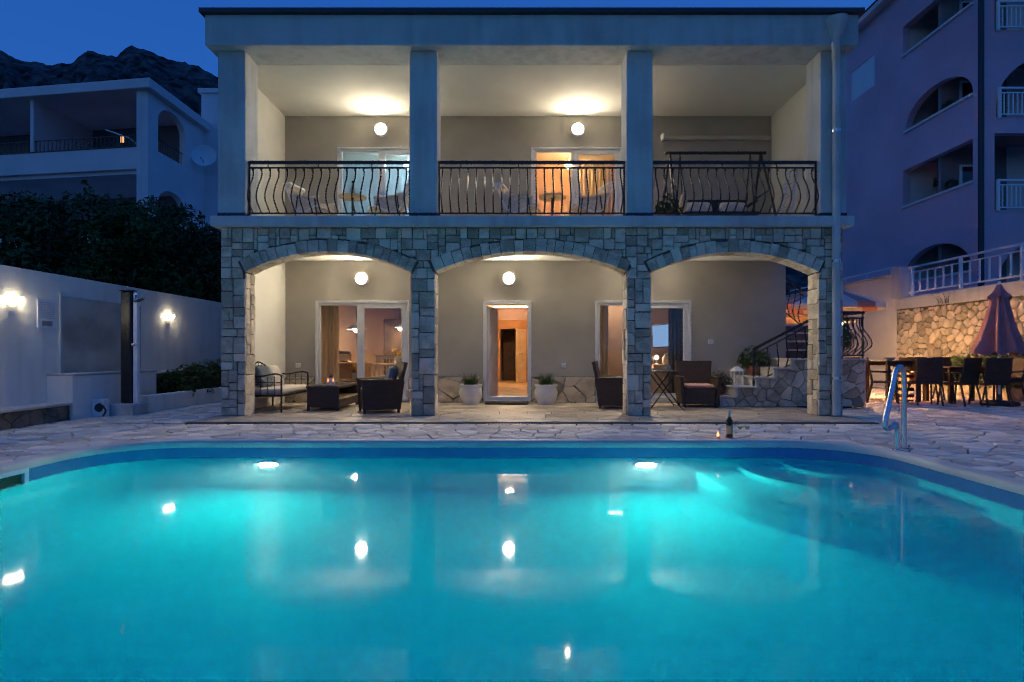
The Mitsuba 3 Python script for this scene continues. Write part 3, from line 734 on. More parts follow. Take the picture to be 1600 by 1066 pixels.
k = thing('ceiling_lamp', 'round warm ceiling lamp further back in the hall', 'lamp'); lamp_disc(k, 'diffuser', -.15, 17.6, 2.74, .13, WARM * 420, 1.2); add(k, 'rim', lathe([(.13, 2.73), (.15, 2.74), (.15, 2.79), (0, 2.79)], 24, (-.15, 17.6, 0)), 'metal_white', smooth=40)
# bedroom behind the right patio door
k = thing('cove_lamp', 'warm light strip above the right patio door inside', 'lamp')
m = trimesh.Trimesh([(1.3, 14.2, 2.47), (3.0, 14.2, 2.47), (3.0, 14.27, 2.47), (1.3, 14.27, 2.47)], [(0, 2, 1), (0, 3, 2)], process=False)
if m.face_normals[0][2] > 0: m.invert()
add(k, 'strip', m, 'lamp_skin', emit=WARM * 50, weight=1); add(k, 'pelmet', box(1.2, 3.1, 14.18, 14.58, 2.48, 2.54), 'cream_plaster')
k = thing('wall_screen', 'lit flat wall screen tilted on its arm behind the right patio door', 'television')
sc = [('casing', box(-.40, .40, 0, .05, -.27, .27, .008), 'black_paint', None), ('screen', box(-.38, .38, -.004, -.001, -.25, .25), 'black_paint', (.20, .36, .62))]
for n, m, mt, em in sc:
    rot(m, [0, 0, 1], -58); rot(m, [0, 1, 0], -3); m.apply_translation((3.47, 13.3, 1.43)); add(k, n, m, mt, emit=em, weight=.6)
add(k, 'arm', tube([(3.50, 13.36, 1.43), (3.75, 13.9, 1.43), (3.6, 14.58, 1.43)], .02, 8), 'iron')
k = thing('dresser', 'pale wooden dresser inside behind the folding table', 'dresser')
add(k, 'body', box(2.95, 3.52, 12.7, 13.15, .03, .74, .006), 'wood_pale'); add(k, 'top', box(2.93, 3.54, 12.68, 13.17, .74, .77, .004), 'wood_pale')
for z in (.12, .33, .54): add(k, 'drawer', box(2.98, 3.49, 12.68, 12.70, z, z + .18, .004), 'wood_pale')
def jar(label, x, y, z, h, r, mt='ceramic_white', top=None):
    k = thing('jar', label, 'jar')
    add(k, 'body', lathe([(0, 0), (r * .8, 0), (r, h * .25), (r, h * .62), (r * .55, h * .82), (r * .6, h * .86), (0, h * .86)], 18, (x, y, z)), mt, smooth=40)
    add(k, 'lid', lathe([(0, 0), (r * .62, 0), (r * .62, h * .07), (r * .2, h * .09), (r * .2, h * .14), (0, h * .14)], 16, (x, y, z + h * .86)), top or mt, smooth=40)
jar('tall cream jar standing on the dresser inside', 3.40, 12.85, .77, .26, .10)
jar('small cream jar with a dark lid on the dresser inside', 3.03, 12.85, .77, .20, .075, 'ceramic_white', 'black_paint')
k = thing('table_lamp', 'small warm table lamp glowing on the dresser inside', 'lamp'); add(k, 'foot', lathe([(0, 0), (.05, 0), (.05, .01), (.012, .02), (.012, .12), (0, .12)], 14, (3.2, 12.98, .77)), 'ceramic_white', smooth=40); bulb(k, 'bulb', 3.2, 12.98, .93, .045, WARM * 50, .6)
# upper rooms
k = thing('ceiling_lamp', 'cool white lamp inside the left upstairs room beside the column', 'lamp'); bulb(k, 'globe', -2.40, 13.0, 5.25, .085, np.array([.60, .88, 1.0]) * 160, 1.2); add(k, 'stem', tube([(-2.4, 13.0, 5.33), (-2.4, 13.0, 5.6)], .012, 8), 'metal_white')
k = thing('ceiling_lamp', 'bright warm lamp inside the orange upstairs room', 'lamp'); bulb(k, 'globe', 1.22, 12.95, 5.25, .085, np.array([1., .66, .30]) * 230, 1.2); add(k, 'stem', tube([(1.22, 12.95, 5.33), (1.22, 12.95, 5.6)], .012, 8), 'metal_white')

# ------------------------------------------------------------------ wicker furniture on the porch
def wicker_chair():
    # faces -Y; .66 wide, back .86 high and flared
    side = sg.Polygon([(-.33, .06), (.30, .06), (.36, .55), (-.36, .55), (-.35, .50)])     # (y, z)
    out = []
    for s in (-1, 1):
        m = prism(side, 'yz', 0, -.03, .03); m.vertices[:, 0] += s * .30
        m.vertices[:, 0] += s * .05 * (m.vertices[:, 2] - .06) / .5
        out.append(P('side_panel', m, 'wicker'))
        out.append(P('arm_rest', box(s * .345 - .05, s * .345 + .05, -.37, .30, .55, .585, .012), 'wicker'))
    out.append(P('front_panel', box(-.28, .28, -.31, -.27, .06, .36, .008), 'wicker'))
    back = sg.Polygon([(-.30, 0), (.30, 0), (.36, .58), (-.36, .58)])
    m = prism(back, 'xz', 0, -.03, .03); rot(m, [1, 0, 0], -13); m.apply_translation((0, .26, .30)); out.append(P('backrest', m, 'wicker'))
    out.append(P('rear_panel', box(-.29, .29, .25, .29, .06, .34, .006), 'wicker'))
    out.append(P('seat', box(-.28, .28, -.27, .25, .33, .36), 'wicker'))
    out.append(P('seat_cushion', box(-.26, .26, -.30, .22, .362, .43, .025), 'cushion_red'))
    for sx in (-1, 1):
        for sy in (-.30, .27): out.append(P('leg', box(sx * .29 - .02, sx * .29 + .02, sy - .02, sy + .02, 0, .07), 'wicker'))
    return out
WCH = wicker_chair()
k = put('wicker_armchair', WCH, (-2.36, 10.10, 0), -68, 'dark brown wicker armchair with a grey back cushion beside the coffee table', 'armchair', None)
m = box(-.23, .23, -.07, .07, 0, .36, .05); rot(m, [1, 0, 0], -16); m.apply_translation((0, .14, .44))
add(k, 'back_cushion', mikit.ply(m, 'cushion_grey'), None, tw=T().translate([-2.36, 10.10, 0]).rotate([0, 0, 1], -68))
put('wicker_armchair', WCH, (1.90, 10.85, 0), 78, 'dark brown wicker armchair facing right, half hidden by the third pillar', 'armchair')
put('wicker_armchair', WCH, (3.53, 11.15, 0), -6, 'dark brown wicker armchair facing the pool, right of the folding table', 'armchair')
k = thing('coffee_table', 'long dark wicker coffee table with a glass top', 'table')
x0, x1, y0, y1 = -3.70, -3.10, 10.2, 11.5
add(k, 'top_frame', [box(x0, x0 + .06, y0, y1, .40, .445, .006), box(x1 - .06, x1, y0, y1, .40, .445, .006), box(x0 + .06, x1 - .06, y0, y0 + .06, .40, .445, .006), box(x0 + .06, x1 - .06, y1 - .06, y1, .40, .445, .006)], 'wicker')
mat('dark_glass', (.03, .03, .03), 0, 1, .06, spec=.6)
add(k, 'glass_top', box(x0 + .055, x1 - .055, y0 + .055, y1 - .055, .436, .448, .002), 'dark_glass')
add(k, 'end_panel', box(x0 + .02, x1 - .02, y0 + .015, y0 + .045, .06, .40), 'wicker'); add(k, 'end_panel', box(x0 + .02, x1 - .02, y1 - .045, y1 - .015, .06, .40), 'wicker')
add(k, 'side_panel', box(x0 + .015, x0 + .045, y0 + .05, y1 - .05, .06, .40), 'wicker'); add(k, 'side_panel', box(x1 - .045, x1 - .015, y0 + .05, y1 - .05, .06, .20), 'wicker')
add(k, 'shelf', box(x0 + .045, x1 - .02, y0 + .045, y1 - .045, .20, .225), 'wood_pale')
for x in (x0 + .02, x1 - .06):
    for y in (y0 + .01, y1 - .05): add(k, 'leg', box(x, x + .04, y, y + .04, 0, .40), 'wicker')
def pot_plant(name, label, x, y, z, r, h, leafmat='leaf_mid', potmat='ceramic_white', n=60, lh=.2, seed=1, cat_='potted plant', group=None):
    k = thing(name, label, cat_, group)
    add(k, 'pot', lathe([(0, 0), (r * .62, 0), (r * .92, h * .35), (r, h * .62), (r * .86, h * .86), (r * .98, h * .92), (r * .98, h), (r * .84, h), (r * .8, h * .86), (0, h * .86)], 28, (x, y, z)), potmat, smooth=35)
    add(k, 'soil', lathe([(r * .8, h * .87), (0, h * .89)], 20, (x, y, z)), 'soil')
    add(k, 'foliage', blades(x, y, z + h * .86, n, lh, r * .6, seed, .008), leafmat)
pot_plant('small_plant', 'small plant in a white cup on the coffee table', -3.42, 10.75, .448, .055, .12, n=24, lh=.09, seed=4)
def candle(label, x, y, z, r=.035, h=.06, power=18):
    k = thing('candle', label, 'candle')
    add(k, 'wax', lathe([(0, 0), (r, 0), (r, h), (r * .7, h * .96), (0, h * .9)], 16, (x, y, z)), 'cushion_cream', smooth=40)
    add(k, 'flame', lathe([(0, 0), (.014, .014), (.017, .026), (.009, .05), (0, .068)], 10, (x, y, z + h * .95)), 'lamp_skin', smooth=True, emit=np.array([1., .22, .025]) * power * .16, weight=.5)
candle('lit candle on the coffee table, the left one of two', -3.37, 10.4, .448)
candle('lit candle on the coffee table, the right one of two', -3.28, 10.42, .448)
# iron daybed along the left wall
k = thing('iron_bench', 'black iron bench with cream cushions along the left wall of the porch', 'bench')
bx0, bx1, by0, by1 = -4.70, -4.02, 9.93, 11.2
for x, y in ((bx1, by0), (bx1, by1), (bx0, by0), (bx0, by1)): add(k, 'leg', tube([(x, y, 0), (x, y, .64 if x == bx1 else .70)], .017, 8), 'iron')
for y in (by0, by1):
    ap = curve([(bx1, y, .64), (bx1 - .12, y, .665), (bx1 - .4, y, .62), (bx0, y, .66)], 14)
    add(k, 'arm_rest', [tube(ap, .014, 8), tube([(bx1, y, .30), (bx0, y, .30)], .010, 6), tube([(bx1, y, .52), (bx0, y, .52)], .008, 6)] + [tube([(bx1 - .12 * i, y, .30), (bx1 - .12 * i, y, .62)], .006, 6) for i in range(1, 6)], 'iron')
bp = curve([(bx0, by0, .66), (bx0, by0 + .2, .74), (bx0, (by0 + by1) / 2, .86), (bx0, by1 - .2, .74), (bx0, by1, .66)], 24)
add(k, 'backrest', [tube(bp, .013, 8), tube([(bx0, by0, .45), (bx0, by1, .45)], .009, 6)] + [tube([(bx0, y, .45), (bx0, y, np.interp(y, bp[:, 1], bp[:, 2]))], .006, 6) for y in np.linspace(by0 + .12, by1 - .12, 9)] +
    [tube(np.stack([np.full(16, bx0), (by0 + by1) / 2 + s * (.12 + .09 * np.cos(t)), .66 + .08 * np.sin(t)], 1), .006, 5) for s in (-1, 1) for t in [np.linspace(0, 5, 16)]], 'iron')
add(k, 'seat_frame', [box(bx0, bx1, by0, by0 + .03, .27, .30), box(bx0, bx1, by1 - .03, by1, .27, .30), box(bx1 - .03, bx1, by0, by1, .27, .30), box(bx0, bx0 + .03, by0, by1, .27, .30)], 'iron')
add(k, 'seat_cushion', box(bx0 + .02, bx1 + .01, by0 + .02, by1 - .02, .305, .42, .035), 'cushion_cream', smooth=50)
def pillow(w, h, t):
    n = 14; u, v = np.meshgrid(np.linspace(-1, 1, n), np.linspace(-1, 1, n), indexing='ij')
    th = t * np.clip((1 - u ** 4) * (1 - v ** 4), 0, 1) ** .5; e = 1 - .07 * (u ** 2 * v ** 2)
    A = np.stack([u * w / 2 * (1 - .05 * v * v), th, v * h / 2 * (1 - .05 * u * u)], -1).reshape(-1, 3); B = A * [1, -1, 1]
    i, j = np.meshgrid(np.arange(n - 1), np.arange(n - 1), indexing='ij'); a = (i * n + j).ravel(); f = np.vstack([np.c_[a, a + 1, a + n + 1], np.c_[a, a + n + 1, a + n]])
    m = trimesh.Trimesh(np.vstack([A, B]), np.vstack([f, f[:, ::-1] + n * n]), process=False); m.merge_vertices(); return m
for y, lean, mt, lab in ((10.75, 24, 'cushion_cream', 'cream scatter pillow leaning on the back of the iron bench'), (10.25, 20, 'cushion_grey', 'dark grey scatter pillow at the near end of the iron bench')):
    m = pillow(.48, .42, .08); rot(m, [0, 0, 1], 90); rot(m, [0, 1, 0], -lean); m.apply_translation((bx0 + .22, y, .61)); q = thing('pillow', lab, 'pillow'); add(q, 'cover', m, mt, smooth=True)
# planters and mat by the door
pot_plant('planter', 'white round planter with a grassy plant left of the front door', -.88, 11.55, 0, .235, .40, 'leaf_mid', 'ceramic_white', 170, .32, 5, 'planter', None)
pot_plant('planter', 'white round planter with a grassy plant right of the front door', .63, 11.55, 0, .235, .40, 'leaf_mid', 'ceramic_white', 170, .32, 6, 'planter', None)
k = thing('door_mat', 'dark door mat in front of the open door', 'door mat'); add(k, 'pile', box(-.60, .28, 11.42, 11.90, .008, .032, .006), 'dark_rubber')
# folding bistro table with things on it
k = thing('bistro_table', 'dark folding table with crossed legs between the two right armchairs', 'table')
tx, ty = 2.80, 10.95
add(k, 'top', [box(tx - .29, tx + .29, ty - .29 + i * .084, ty - .29 + i * .084 + .076, .672, .69, .004) for i in range(7)], 'iron')
for y in (ty - .24, ty + .24): add(k, 'leg', tube([(tx - .26, y, 0), (tx + .22, y, .67)], .012, 8), 'iron'); add(k, 'leg', tube([(tx + .30, y, 0), (tx - .20, y, .67)], .012, 8), 'iron')
for x in (tx - .24, tx + .27): add(k, 'stretcher', tube([(x, ty - .24, .04), (x, ty + .24, .04)], .008, 6), 'iron')
candle('lit candle at the left edge of the folding table', 2.60, 10.85, .69, .035, .05)
k = thing('glass_jar', 'clear storm glass on the folding table', 'glass'); add(k, 'body', lathe([(0, 0), (.045, 0), (.05, .06), (.035, .12), (.032, .12), (.045, .06), (0, .01)], 18, (2.92, 10.95, .69)), 'clear_glass', smooth=40)

# ------------------------------------------------------------------ balcony furniture
def rocker():
    # faces +X; sling chair with a head roll; seen from its side
    prof = curve([(-.42, .90), (-.36, .80), (-.22, .50), (-.10, .36), (.05, .37), (.28, .46), (.40, .40)], 26)
    n = len(prof); w = .25
    V = np.vstack([np.c_[prof[:, 0], np.full(n, s * w), prof[:, 1]] for s in (-1, 1)]); F = [f for i in range(n - 1) for f in ((i, i + 1, n + i + 1), (i, n + i + 1, n + i))]
    m = trimesh.Trimesh(V, F, process=False); m2 = m.copy(); m2.vertices -= m.vertex_normals * .02; m2.invert()
    out = [P('sling', cat([m, m2]), 'sling_fabric', True)]
    skirt = sg.Polygon([(-.30, .69), (-.10, .65), (.12, .59), (.30, .61), (.27, .40), (.05, .30), (-.14, .28), (-.24, .45)])
    for s in (-1, 1):
        q = prism(skirt, 'xz', 0, -.01, .01); q.vertices[:, 1] += s * .262; out.append(P('side_cloth', q, 'sling_fabric'))
    hr = lathe([(0, -.24), (.05, -.235), (.065, -.2), (.065, .2), (.05, .235), (0, .24)], 16); rot(hr, [1, 0, 0], 90); hr.apply_scale((1.5, 1, .9)); hr.apply_translation((-.36, 0, .88)); out.append(P('head_roll', hr, 'ceramic_white', 40))
    for s in (-1, 1):
        y = s * .28
        out.append(P('frame', [tube(np.c_[prof[:, 0], np.full(n, y), prof[:, 1] - .01], .012, 6)], 'metal_white', 40))
        out.append(P('arm_rest', [tube(curve([(-.30, y, .70), (-.1, y, .66), (.12, y, .60), (.30, y, .62)], 12), .024, 8)], 'sling_fabric', 40))
        out.append(P('rocker', [tube(curve([(-.45, y, .06), (0, y, .012), (.42, y, .05)], 12), .012, 6), tube([(-.20, y, .03), (-.12, y, .66)], .011, 6), tube([(.30, y, .03), (.22, y, .60)], .011, 6)], 'iron', 40))
    return out
RK = rocker()
fz = 3.246
for x, y, rz, lab in ((-3.78, 10.75, -12, 'pale sling rocking chair on the left bay of the balcony, facing right'), (-2.30, 10.75, 188, 'pale sling rocking chair beside the second column, facing left'),
                      (.10, 10.75, -14, 'pale sling rocking chair left of the middle balcony table'), (1.38, 10.75, 194, 'pale sling rocking chair right of the middle balcony table')):
    put('rocking_chair', RK, (x, y, fz), rz, lab, 'chair', 'rocking chairs on the balcony')
def round_table(x, y, lab):
    k = thing('balcony_table', lab, 'table', 'round tables on the balcony')
    add(k, 'top', lathe([(0, .70), (.25, .70), (.26, .71), (.26, .722), (.25, .73), (0, .73)], 28, (x, y, fz)), 'wood_pale', smooth=40)
    add(k, 'stem', tube([(x, y, fz + .02), (x, y, fz + .70)], .022, 10), 'iron', smooth=40)
    for a in range(3): add(k, 'foot', tube([(x, y, fz + .12), (x + .22 * math.cos(a * 2.09 + .5), y + .22 * math.sin(a * 2.09 + .5), fz + .012)], .012, 6), 'iron')
round_table(-3.05, 10.85, 'small round table with a bottle on the left bay of the balcony')
round_table(.71, 10.85, 'small round table with two amber glasses on the middle bay of the balcony')
k = thing('lantern_bottle', 'dark green bottle on the left balcony table', 'bottle')
add(k, 'body', lathe([(0, 0), (.045, 0), (.045, .14), (.018, .2), (.016, .26), (0, .26)], 18, (-3.05, 10.85, fz + .73)), 'bottle_glass', smooth=40); add(k, 'stopper', lathe([(0, .26), (.02, .26), (.02, .29), (0, .29)], 12, (-3.05, 10.85, fz + .73)), 'black_paint')
for x, lab in ((.60, 'amber tea glass at the left of the middle balcony table'), (.83, 'amber tea glass at the right of the middle balcony table')):
    k = thing('tea_glass', lab, 'glass', 'amber glasses on the balcony table'); add(k, 'bowl', lathe([(0, 0), (.03, 0), (.034, .075), (.030, .075), (.026, .01), (0, .01)], 16, (x, 10.85, fz + .73)), 'yellow_flower', smooth=40)
k = thing('garden_swing', 'black garden swing seat with two pale cushions on the right bay of the balcony', 'swing seat')
add(k, 'top_bar', tube([(2.88, 11.0, fz + 1.60), (4.80, 11.0, fz + 1.60)], .028, 10), 'iron', smooth=40)
for x, o in ((2.96, -.05), (4.70, .05)):
    for y in (10.35, 11.65): add(k, 'leg', tube([(x, 11.0, fz + 1.60), (x + o, y, fz + .01)], .024, 8), 'iron', smooth=40)
    add(k, 'brace', tube([(x + o * .5, 10.68, fz + .8), (x + o * .5, 11.32, fz + .8)], .014, 6), 'iron')
for x in (3.16, 4.50):
    add(k, 'hanger', [tube([(x, 11.0, fz + 1.58), (x, 10.8, fz + .40)], .012, 6), tube([(x, 11.0, fz + 1.58), (x, 11.25, fz + .55)], .012, 6)], 'iron')
    add(k, 'arm_rest', box(x - .03, x + .03, 10.7, 11.25, fz + .60, fz + .63, .006), 'iron')
add(k, 'seat', box(3.10, 4.56, 10.72, 11.25, fz + .36, fz + .42, .01), 'black_paint')
m = box(3.10, 4.56, -.03, .03, 0, .40, .015); rot(m, [1, 0, 0], -14); m.apply_translation((0, 11.24, fz + .40)); add(k, 'backrest', m, 'black_paint')
for x, lab in ((3.52, 'pale cushion on the garden swing, the left one'), (4.18, 'pale cushion on the garden swing, the right one')):
    m = pillow(.54, .28, .07); rot(m, [1, 0, 0], -18); m.apply_translation((x, 11.04, fz + .54)); add(thing('swing_cushion', lab, 'cushion', 'cushions on the garden swing'), 'cover', m, 'sling_fabric', smooth=True)
m = pillow(.34, .34, .07); rot(m, [0, 0, 1], 72); rot(m, [0, 1, 0], 12); m.apply_translation((3.10, 10.62, fz + .52)); add(thing('throw_pillow', 'orange tan pillow leaning at the left end of the garden swing', 'pillow'), 'cover', m, 'wood_pale', smooth=True)
k = thing('balcony_plant', 'dark bushy pot plant beside the third column on the balcony', 'potted plant')
add(k, 'pot', lathe([(0, 0), (.10, 0), (.14, .2), (.15, .22), (.13, .22), (0, .19)], 18, (2.62, 9.95, fz)), 'terracotta', smooth=40)
add(k, 'foliage', leaves([(2.62, 9.95, fz + .32, .2), (2.55, 9.9, fz + .25, .14), (2.74, 9.95, fz + .24, .15)], 520, .035, 21), 'leaf_dark')
k = thing('drying_rack', 'folded grey drying rack leaning on the right wall of the balcony', 'drying rack')
for d in (0, .10): add(k, 'frame', [tube([(5.06 - d, 10.6, fz + .01), (5.28, 10.75, fz + 1.25)], .009, 6), tube([(5.06 - d, 11.1, fz + .01), (5.28, 11.05, fz + 1.25)], .009, 6), tube([(5.28, 10.75, fz + 1.25), (5.28, 11.05, fz + 1.25)], .009, 6)] + [tube([(5.06 - d + .22 * q, 10.6 + .15 * q, fz + 1.24 * q), (5.06 - d + .22 * q, 11.1 - .05 * q, fz + 1.24 * q)], .004, 5) for q in (.2, .4, .6, .8)], 'steel')
# ------------------------------------------------------------------ stairs at the right end of the porch
st = thing('stone_staircase', 'stone steps with a black railing rising at the right end of the porch', 'staircase')
YF, YB = 10.98, 11.96
STEPS = [(3.92, .20), (4.20, .39), (4.60, .57), (4.95, .75), (5.28, .92)]
seed = 5000
ends = [4.62, 4.98, 5.30, 5.60, 6.70]
for i, (x, z) in enumerate(STEPS):
    zp = STEPS[i - 1][1] if i else 0
    yf = YF + (0 if i else -.0)
    xe = 6.70 if i == 4 else STEPS[i + 1][0] + .32
    add(st, 'tread', box(x - .03, 6.70 if i == 4 else STEPS[i + 1][0] + .02, yf - .03, YB, z - .035, z, .006), 'cap_stone')
    add(st, 'riser', box(x, x + .06, yf, YB, zp if i else 0, z - .036), 'cap_stone')
sidepoly = sg.Polygon([(3.93, 0), (6.70, 0), (6.70, .884), (5.29, .884), (5.29, .714), (4.96, .714), (4.96, .534), (4.61, .534), (4.61, .354), (4.21, .354), (4.21, .164), (3.93, .164)])
add(st, 'core', prism(sidepoly, 'xz', YF + .02, -.9, -.02), 'mortar')
face(cells(sidepoly, .18, 31, 1.2, .38), 'xz', YF + .02, 'side_stone', 'facade_rock', .0, .006, parent=st, amp=.0)
add(st, 'core', box(5.70, 6.70, 11.9, 13.2, 0, .884), 'mortar')
face(cells(sg.box(YF + .02, 0, 13.2, .88), .26, 33, 1.2), 'yz+', 6.70, 'side_stone', 'facade_rock', .02, .006, parent=st, amp=0)
# upper flight behind the corner of the house, going up along its right side
for i in range(4):
    z, y = .92 + .19 * (i + 1), 12.2 + .29 * i
    add(st, 'upper_tread', box(5.72, 6.70, y, y + .32, z - .04, z, .005), 'cap_stone'); add(st, 'upper_riser', box(5.72, 6.70, y + .01, y + .05, z - .19, z - .041), 'dark_rock')
rl = numbered(st + '__railing')
def rail3(a, b, base, n, bulge, key, flip=1):
    a, b, base = np.array(a, float), np.array(b, float), float(base)
    add(key, 'handrail', tube([a, b], .026, 8), 'iron', smooth=40)
    low = np.array([0, 0, base]); d = b - a
    add(key, 'lower_rail', tube([a - [0, 0, .10], b - [0, 0, .10]], .012, 6), 'iron'); add(key, 'lower_rail', tube([a - low, b - low], .014, 6), 'iron')
    side = np.array([d[1], -d[0], 0]); side /= np.linalg.norm(side); side *= flip
    for i in range(n):
        q = a + d * (i + .5) / n
        pts = [(0, base), (.03, base * .93), (.13, base * .78), (.12, base * .62), (.04, base * .42), (0, base * .28), (0, .10)]
        add(key, 'bar', tube(curve([q - [0, 0, h] + side * s * bulge for s, h in pts], 18), .011, 6), 'iron', smooth=50)
a, b = (4.58, YF + .06, 1.10), (5.66, YF + .06, 1.66)
add(rl, 'newel_post', tube([(4.58, YF + .06, .0), (4.58, YF + .06, 1.12)], .022, 8), 'iron', smooth=40)
rail3(a, b, .66, 6, .5, rl)
add(rl, 'newel_post', tube([(5.66, YF + .06, .92), (5.66, YF + .06, 2.0)], .020, 8), 'iron', smooth=40)
r2 = numbered(st + '__railing'); rail3((5.70, YF + .04, 1.80), (6.66, YF + .04, 1.80), .82, 8, 1., r2)
for x in (6.66,): add(r2, 'newel_post', tube([(x, YF + .04, .92), (x, YF + .04, 1.82)], .016, 8), 'iron')
r3 = numbered(st + '__railing'); rail3((6.68, YF + .04, 1.80), (6.68, 12.2, 1.80), .82, 8, 1.5, r3)
r4 = numbered(st + '__railing'); rail3((6.72, 13.4, 2.45), (5.6, 13.4, 3.35), .82, 9, .9, r4)
pot_plant('stair_plant', 'terracotta pot with a bushy plant on the third step of the stairs', 4.86, 11.75, .57, .14, .20, 'leaf_dark', 'terracotta', 30, .2, 8)
add('stair_plant', 'leaf_mass', leaves([(4.86, 11.75, .95, .23), (4.70, 11.7, .88, .16), (5.04, 11.72, .90, .18)], 900, .035, 22), 'leaf_mid')
pot_plant('stair_plant', 'dark leafy plant in a pot on the lowest step beside the lantern', 4.10, 11.55, .20, .12, .16, 'leaf_dark', 'terracotta', 30, .22, 9)
add('stair_plant_001', 'leaf_mass', leaves([(4.10, 11.55, .50, .19), (4.0, 11.5, .42, .13), (4.22, 11.5, .44, .14)], 700, .03, 23), 'leaf_olive')
k = thing('garden_lantern', 'white metal lantern with a peaked top standing on the second step', 'lantern')
lx, ly, lz = 4.42, 11.45, .39
add(k, 'base', box(lx - .10, lx + .10, ly - .10, ly + .10, lz, lz + .03, .005), 'metal_white')
for sx in (-1, 1):
    for sy in (-1, 1): add(k, 'post', box(lx + sx * .085 - .01, lx + sx * .085 + .01, ly + sy * .085 - .01, ly + sy * .085 + .01, lz + .03, lz + .28), 'metal_white')
add(k, 'roof', trimesh.convex.convex_hull(np.array([(lx + sx * .11, ly + sy * .11, lz + .28) for sx in (-1, 1) for sy in (-1, 1)] + [(lx + sx * .03, ly + sy * .03, lz + .37) for sx in (-1, 1) for sy in (-1, 1)])), 'metal_white')
add(k, 'candle', lathe([(0, 0), (.035, 0), (.035, .12), (0, .12)], 14, (lx, ly, lz + .03)), 'cushion_cream', smooth=40)
k = thing('landing_plant', 'tall leafy plant behind the black railing on the stair landing', 'potted plant')
add(k, 'pot', lathe([(0, 0), (.14, 0), (.18, .28), (.15, .28), (0, .25)], 18, (6.35, 11.4, .92)), 'terracotta', smooth=40); add(k, 'foliage', leaves([(6.35, 11.4, 1.42, .28), (6.3, 11.35, 1.65, .2), (6.5, 11.4, 1.3, .2)], 900, .05, 25), 'leaf_dark')

# ------------------------------------------------------------------ poolside
k = thing('wine_bottle', 'wine bottle with an amber label standing at the far edge of the pool', 'bottle')
bx, by, bz = 2.66, 7.13, -.02
add(k, 'glass', lathe([(0, 0), (.038, 0), (.040, .01), (.040, .19), (.034, .22), (.016, .25), (.0145, .33), (0, .33)], 24, (bx, by, bz)), 'bottle_glass', smooth=40)
add(k, 'label', lathe([(.0408, .05), (.0408, .15)], 24, (bx, by, bz)), 'bottle_label', smooth=True); add(k, 'neck_foil', lathe([(.0165, .262), (.0155, .335), (0, .336)], 18, (bx, by, bz)), 'cap_stone', smooth=40)
for x, lab in ((2.80, 'wine glass nearer the bottle on the pool edge'), (2.885, 'wine glass further right of the bottle on the pool edge')):
    k = thing('wine_glass', lab, 'glass', 'wine glasses on the pool edge')
    add(k, 'bowl', lathe([(.004, .09), (.026, .105), (.037, .14), (.036, .17), (.030, .205)], 20, (x, 7.15, bz)), 'clear_glass', smooth=True)
    add(k, 'wine', lathe([(0, .098), (.022, .107), (.033, .138), (0, .139)], 18, (x, 7.15, bz)), 'bottle_label', smooth=40)
    add(k, 'stem', lathe([(0, 0), (.032, .001), (.03, .004), (.004, .012), (.0035, .092), (0, .092)], 16, (x, 7.15, bz)), 'clear_glass', smooth=40)
candle('lit tea light on the pool edge beside the wine bottle', 2.50, 7.08, -.02, .022, .018, 30)
k = thing('pool_handrail', 'looped stainless steel handrail at the right rim of the pool', 'handrail')
h = curve([(4.26, 6.30, -.03), (4.26, 6.30, .40), (4.26, 6.30, .74), (4.235, 6.28, .845), (4.17, 6.23, .88), (4.10, 6.19, .84), (4.05, 6.16, .70), (3.95, 6.09, .45), (3.90, 6.06, .32), (3.905, 6.06, .24), (3.96, 6.09, .225), (4.05, 6.14, .26), (4.10, 6.18, .25), (4.125, 6.21, .18), (4.13, 6.215, .06), (4.13, 6.215, -.03)], 80)
add(k, 'tube', tube(h, .026, 14), 'steel', smooth=50)
for q in ((4.26, 6.30), (4.13, 6.215)): add(k, 'flange', lathe([(0, 0), (.05, 0), (.05, .006), (.03, .014), (0, .014)], 18, (q[0], q[1], -.022)), 'steel', smooth=40)

# ------------------------------------------------------------------ left side: garden wall, shower, planter
gw = thing('garden_wall', 'long white rendered garden wall with a lamp and a notice on it', 'wall')
add(gw, 'wall_body', box(-7.60, -7.35, 3.0, 21, -.2, 2.29), 'garden_plaster')
add(gw, 'slate_slab', box(-7.35, -7.33, 9.32, 11.3, .70, 1.95, .004), 'slate_panel')
add(gw, 'slab_trim', box(-7.35, -7.31, 9.27, 9.315, .70, 2.0, .004), 'white_plaster')
k = thing('notice_board', 'white notice with lines of small grey print on the garden wall', 'sign')
add(k, 'panel', box(-7.35, -7.335, 8.86, 9.22, 1.42, 1.86, .003), 'pvc_white')
lines = []; r = np.random.default_rng(3)
for i in range(9):
    y = 8.89
    while y < 9.17:
        w = r.uniform(.015, .05); lines.append(box(-7.3355, -7.3335, y, min(y + w, 9.18), 1.81 - i * .03, 1.82 - i * .03)); y += w + .012
lines.append(box(-7.3355, -7.3335, 8.94, 9.14, 1.45, 1.53))
add(k, 'print', lines, 'print_grey')
sw = thing('stone_bench_wall', 'low dark stone wall with a pale cap at the foot of the garden wall', 'wall')
add(sw, 'core', box(-7.35, -6.97, 3.0, 9.02, -.05, .21), 'mortar'); add(sw, 'cap', box(-7.345, -6.92, 3.0, 9.03, .212, .25, .008), 'cap_stone')
seed = 6000
face(cells(sg.box(5.5, -.04, 9.0, .205), .20, 41, 1.5), 'yz+', -6.97, 'wall_stone', 'dark_rock', .02, .005, parent=sw, amp=0)
pl = thing('rendered_plinth', 'pale rendered plinth below the grey slab behind the shower', 'plinth')
add(pl, 'body', box(-7.345, -6.93, 9.035, 11.15, -.05, .665, .008), 'garden_plaster'); add(pl, 'cap', box(-7.345, -6.91, 9.032, 11.16, .667, .70, .006), 'cap_stone')
k = thing('outlet_box', 'small white outlet box with a dark round cover against the plinth', 'box')
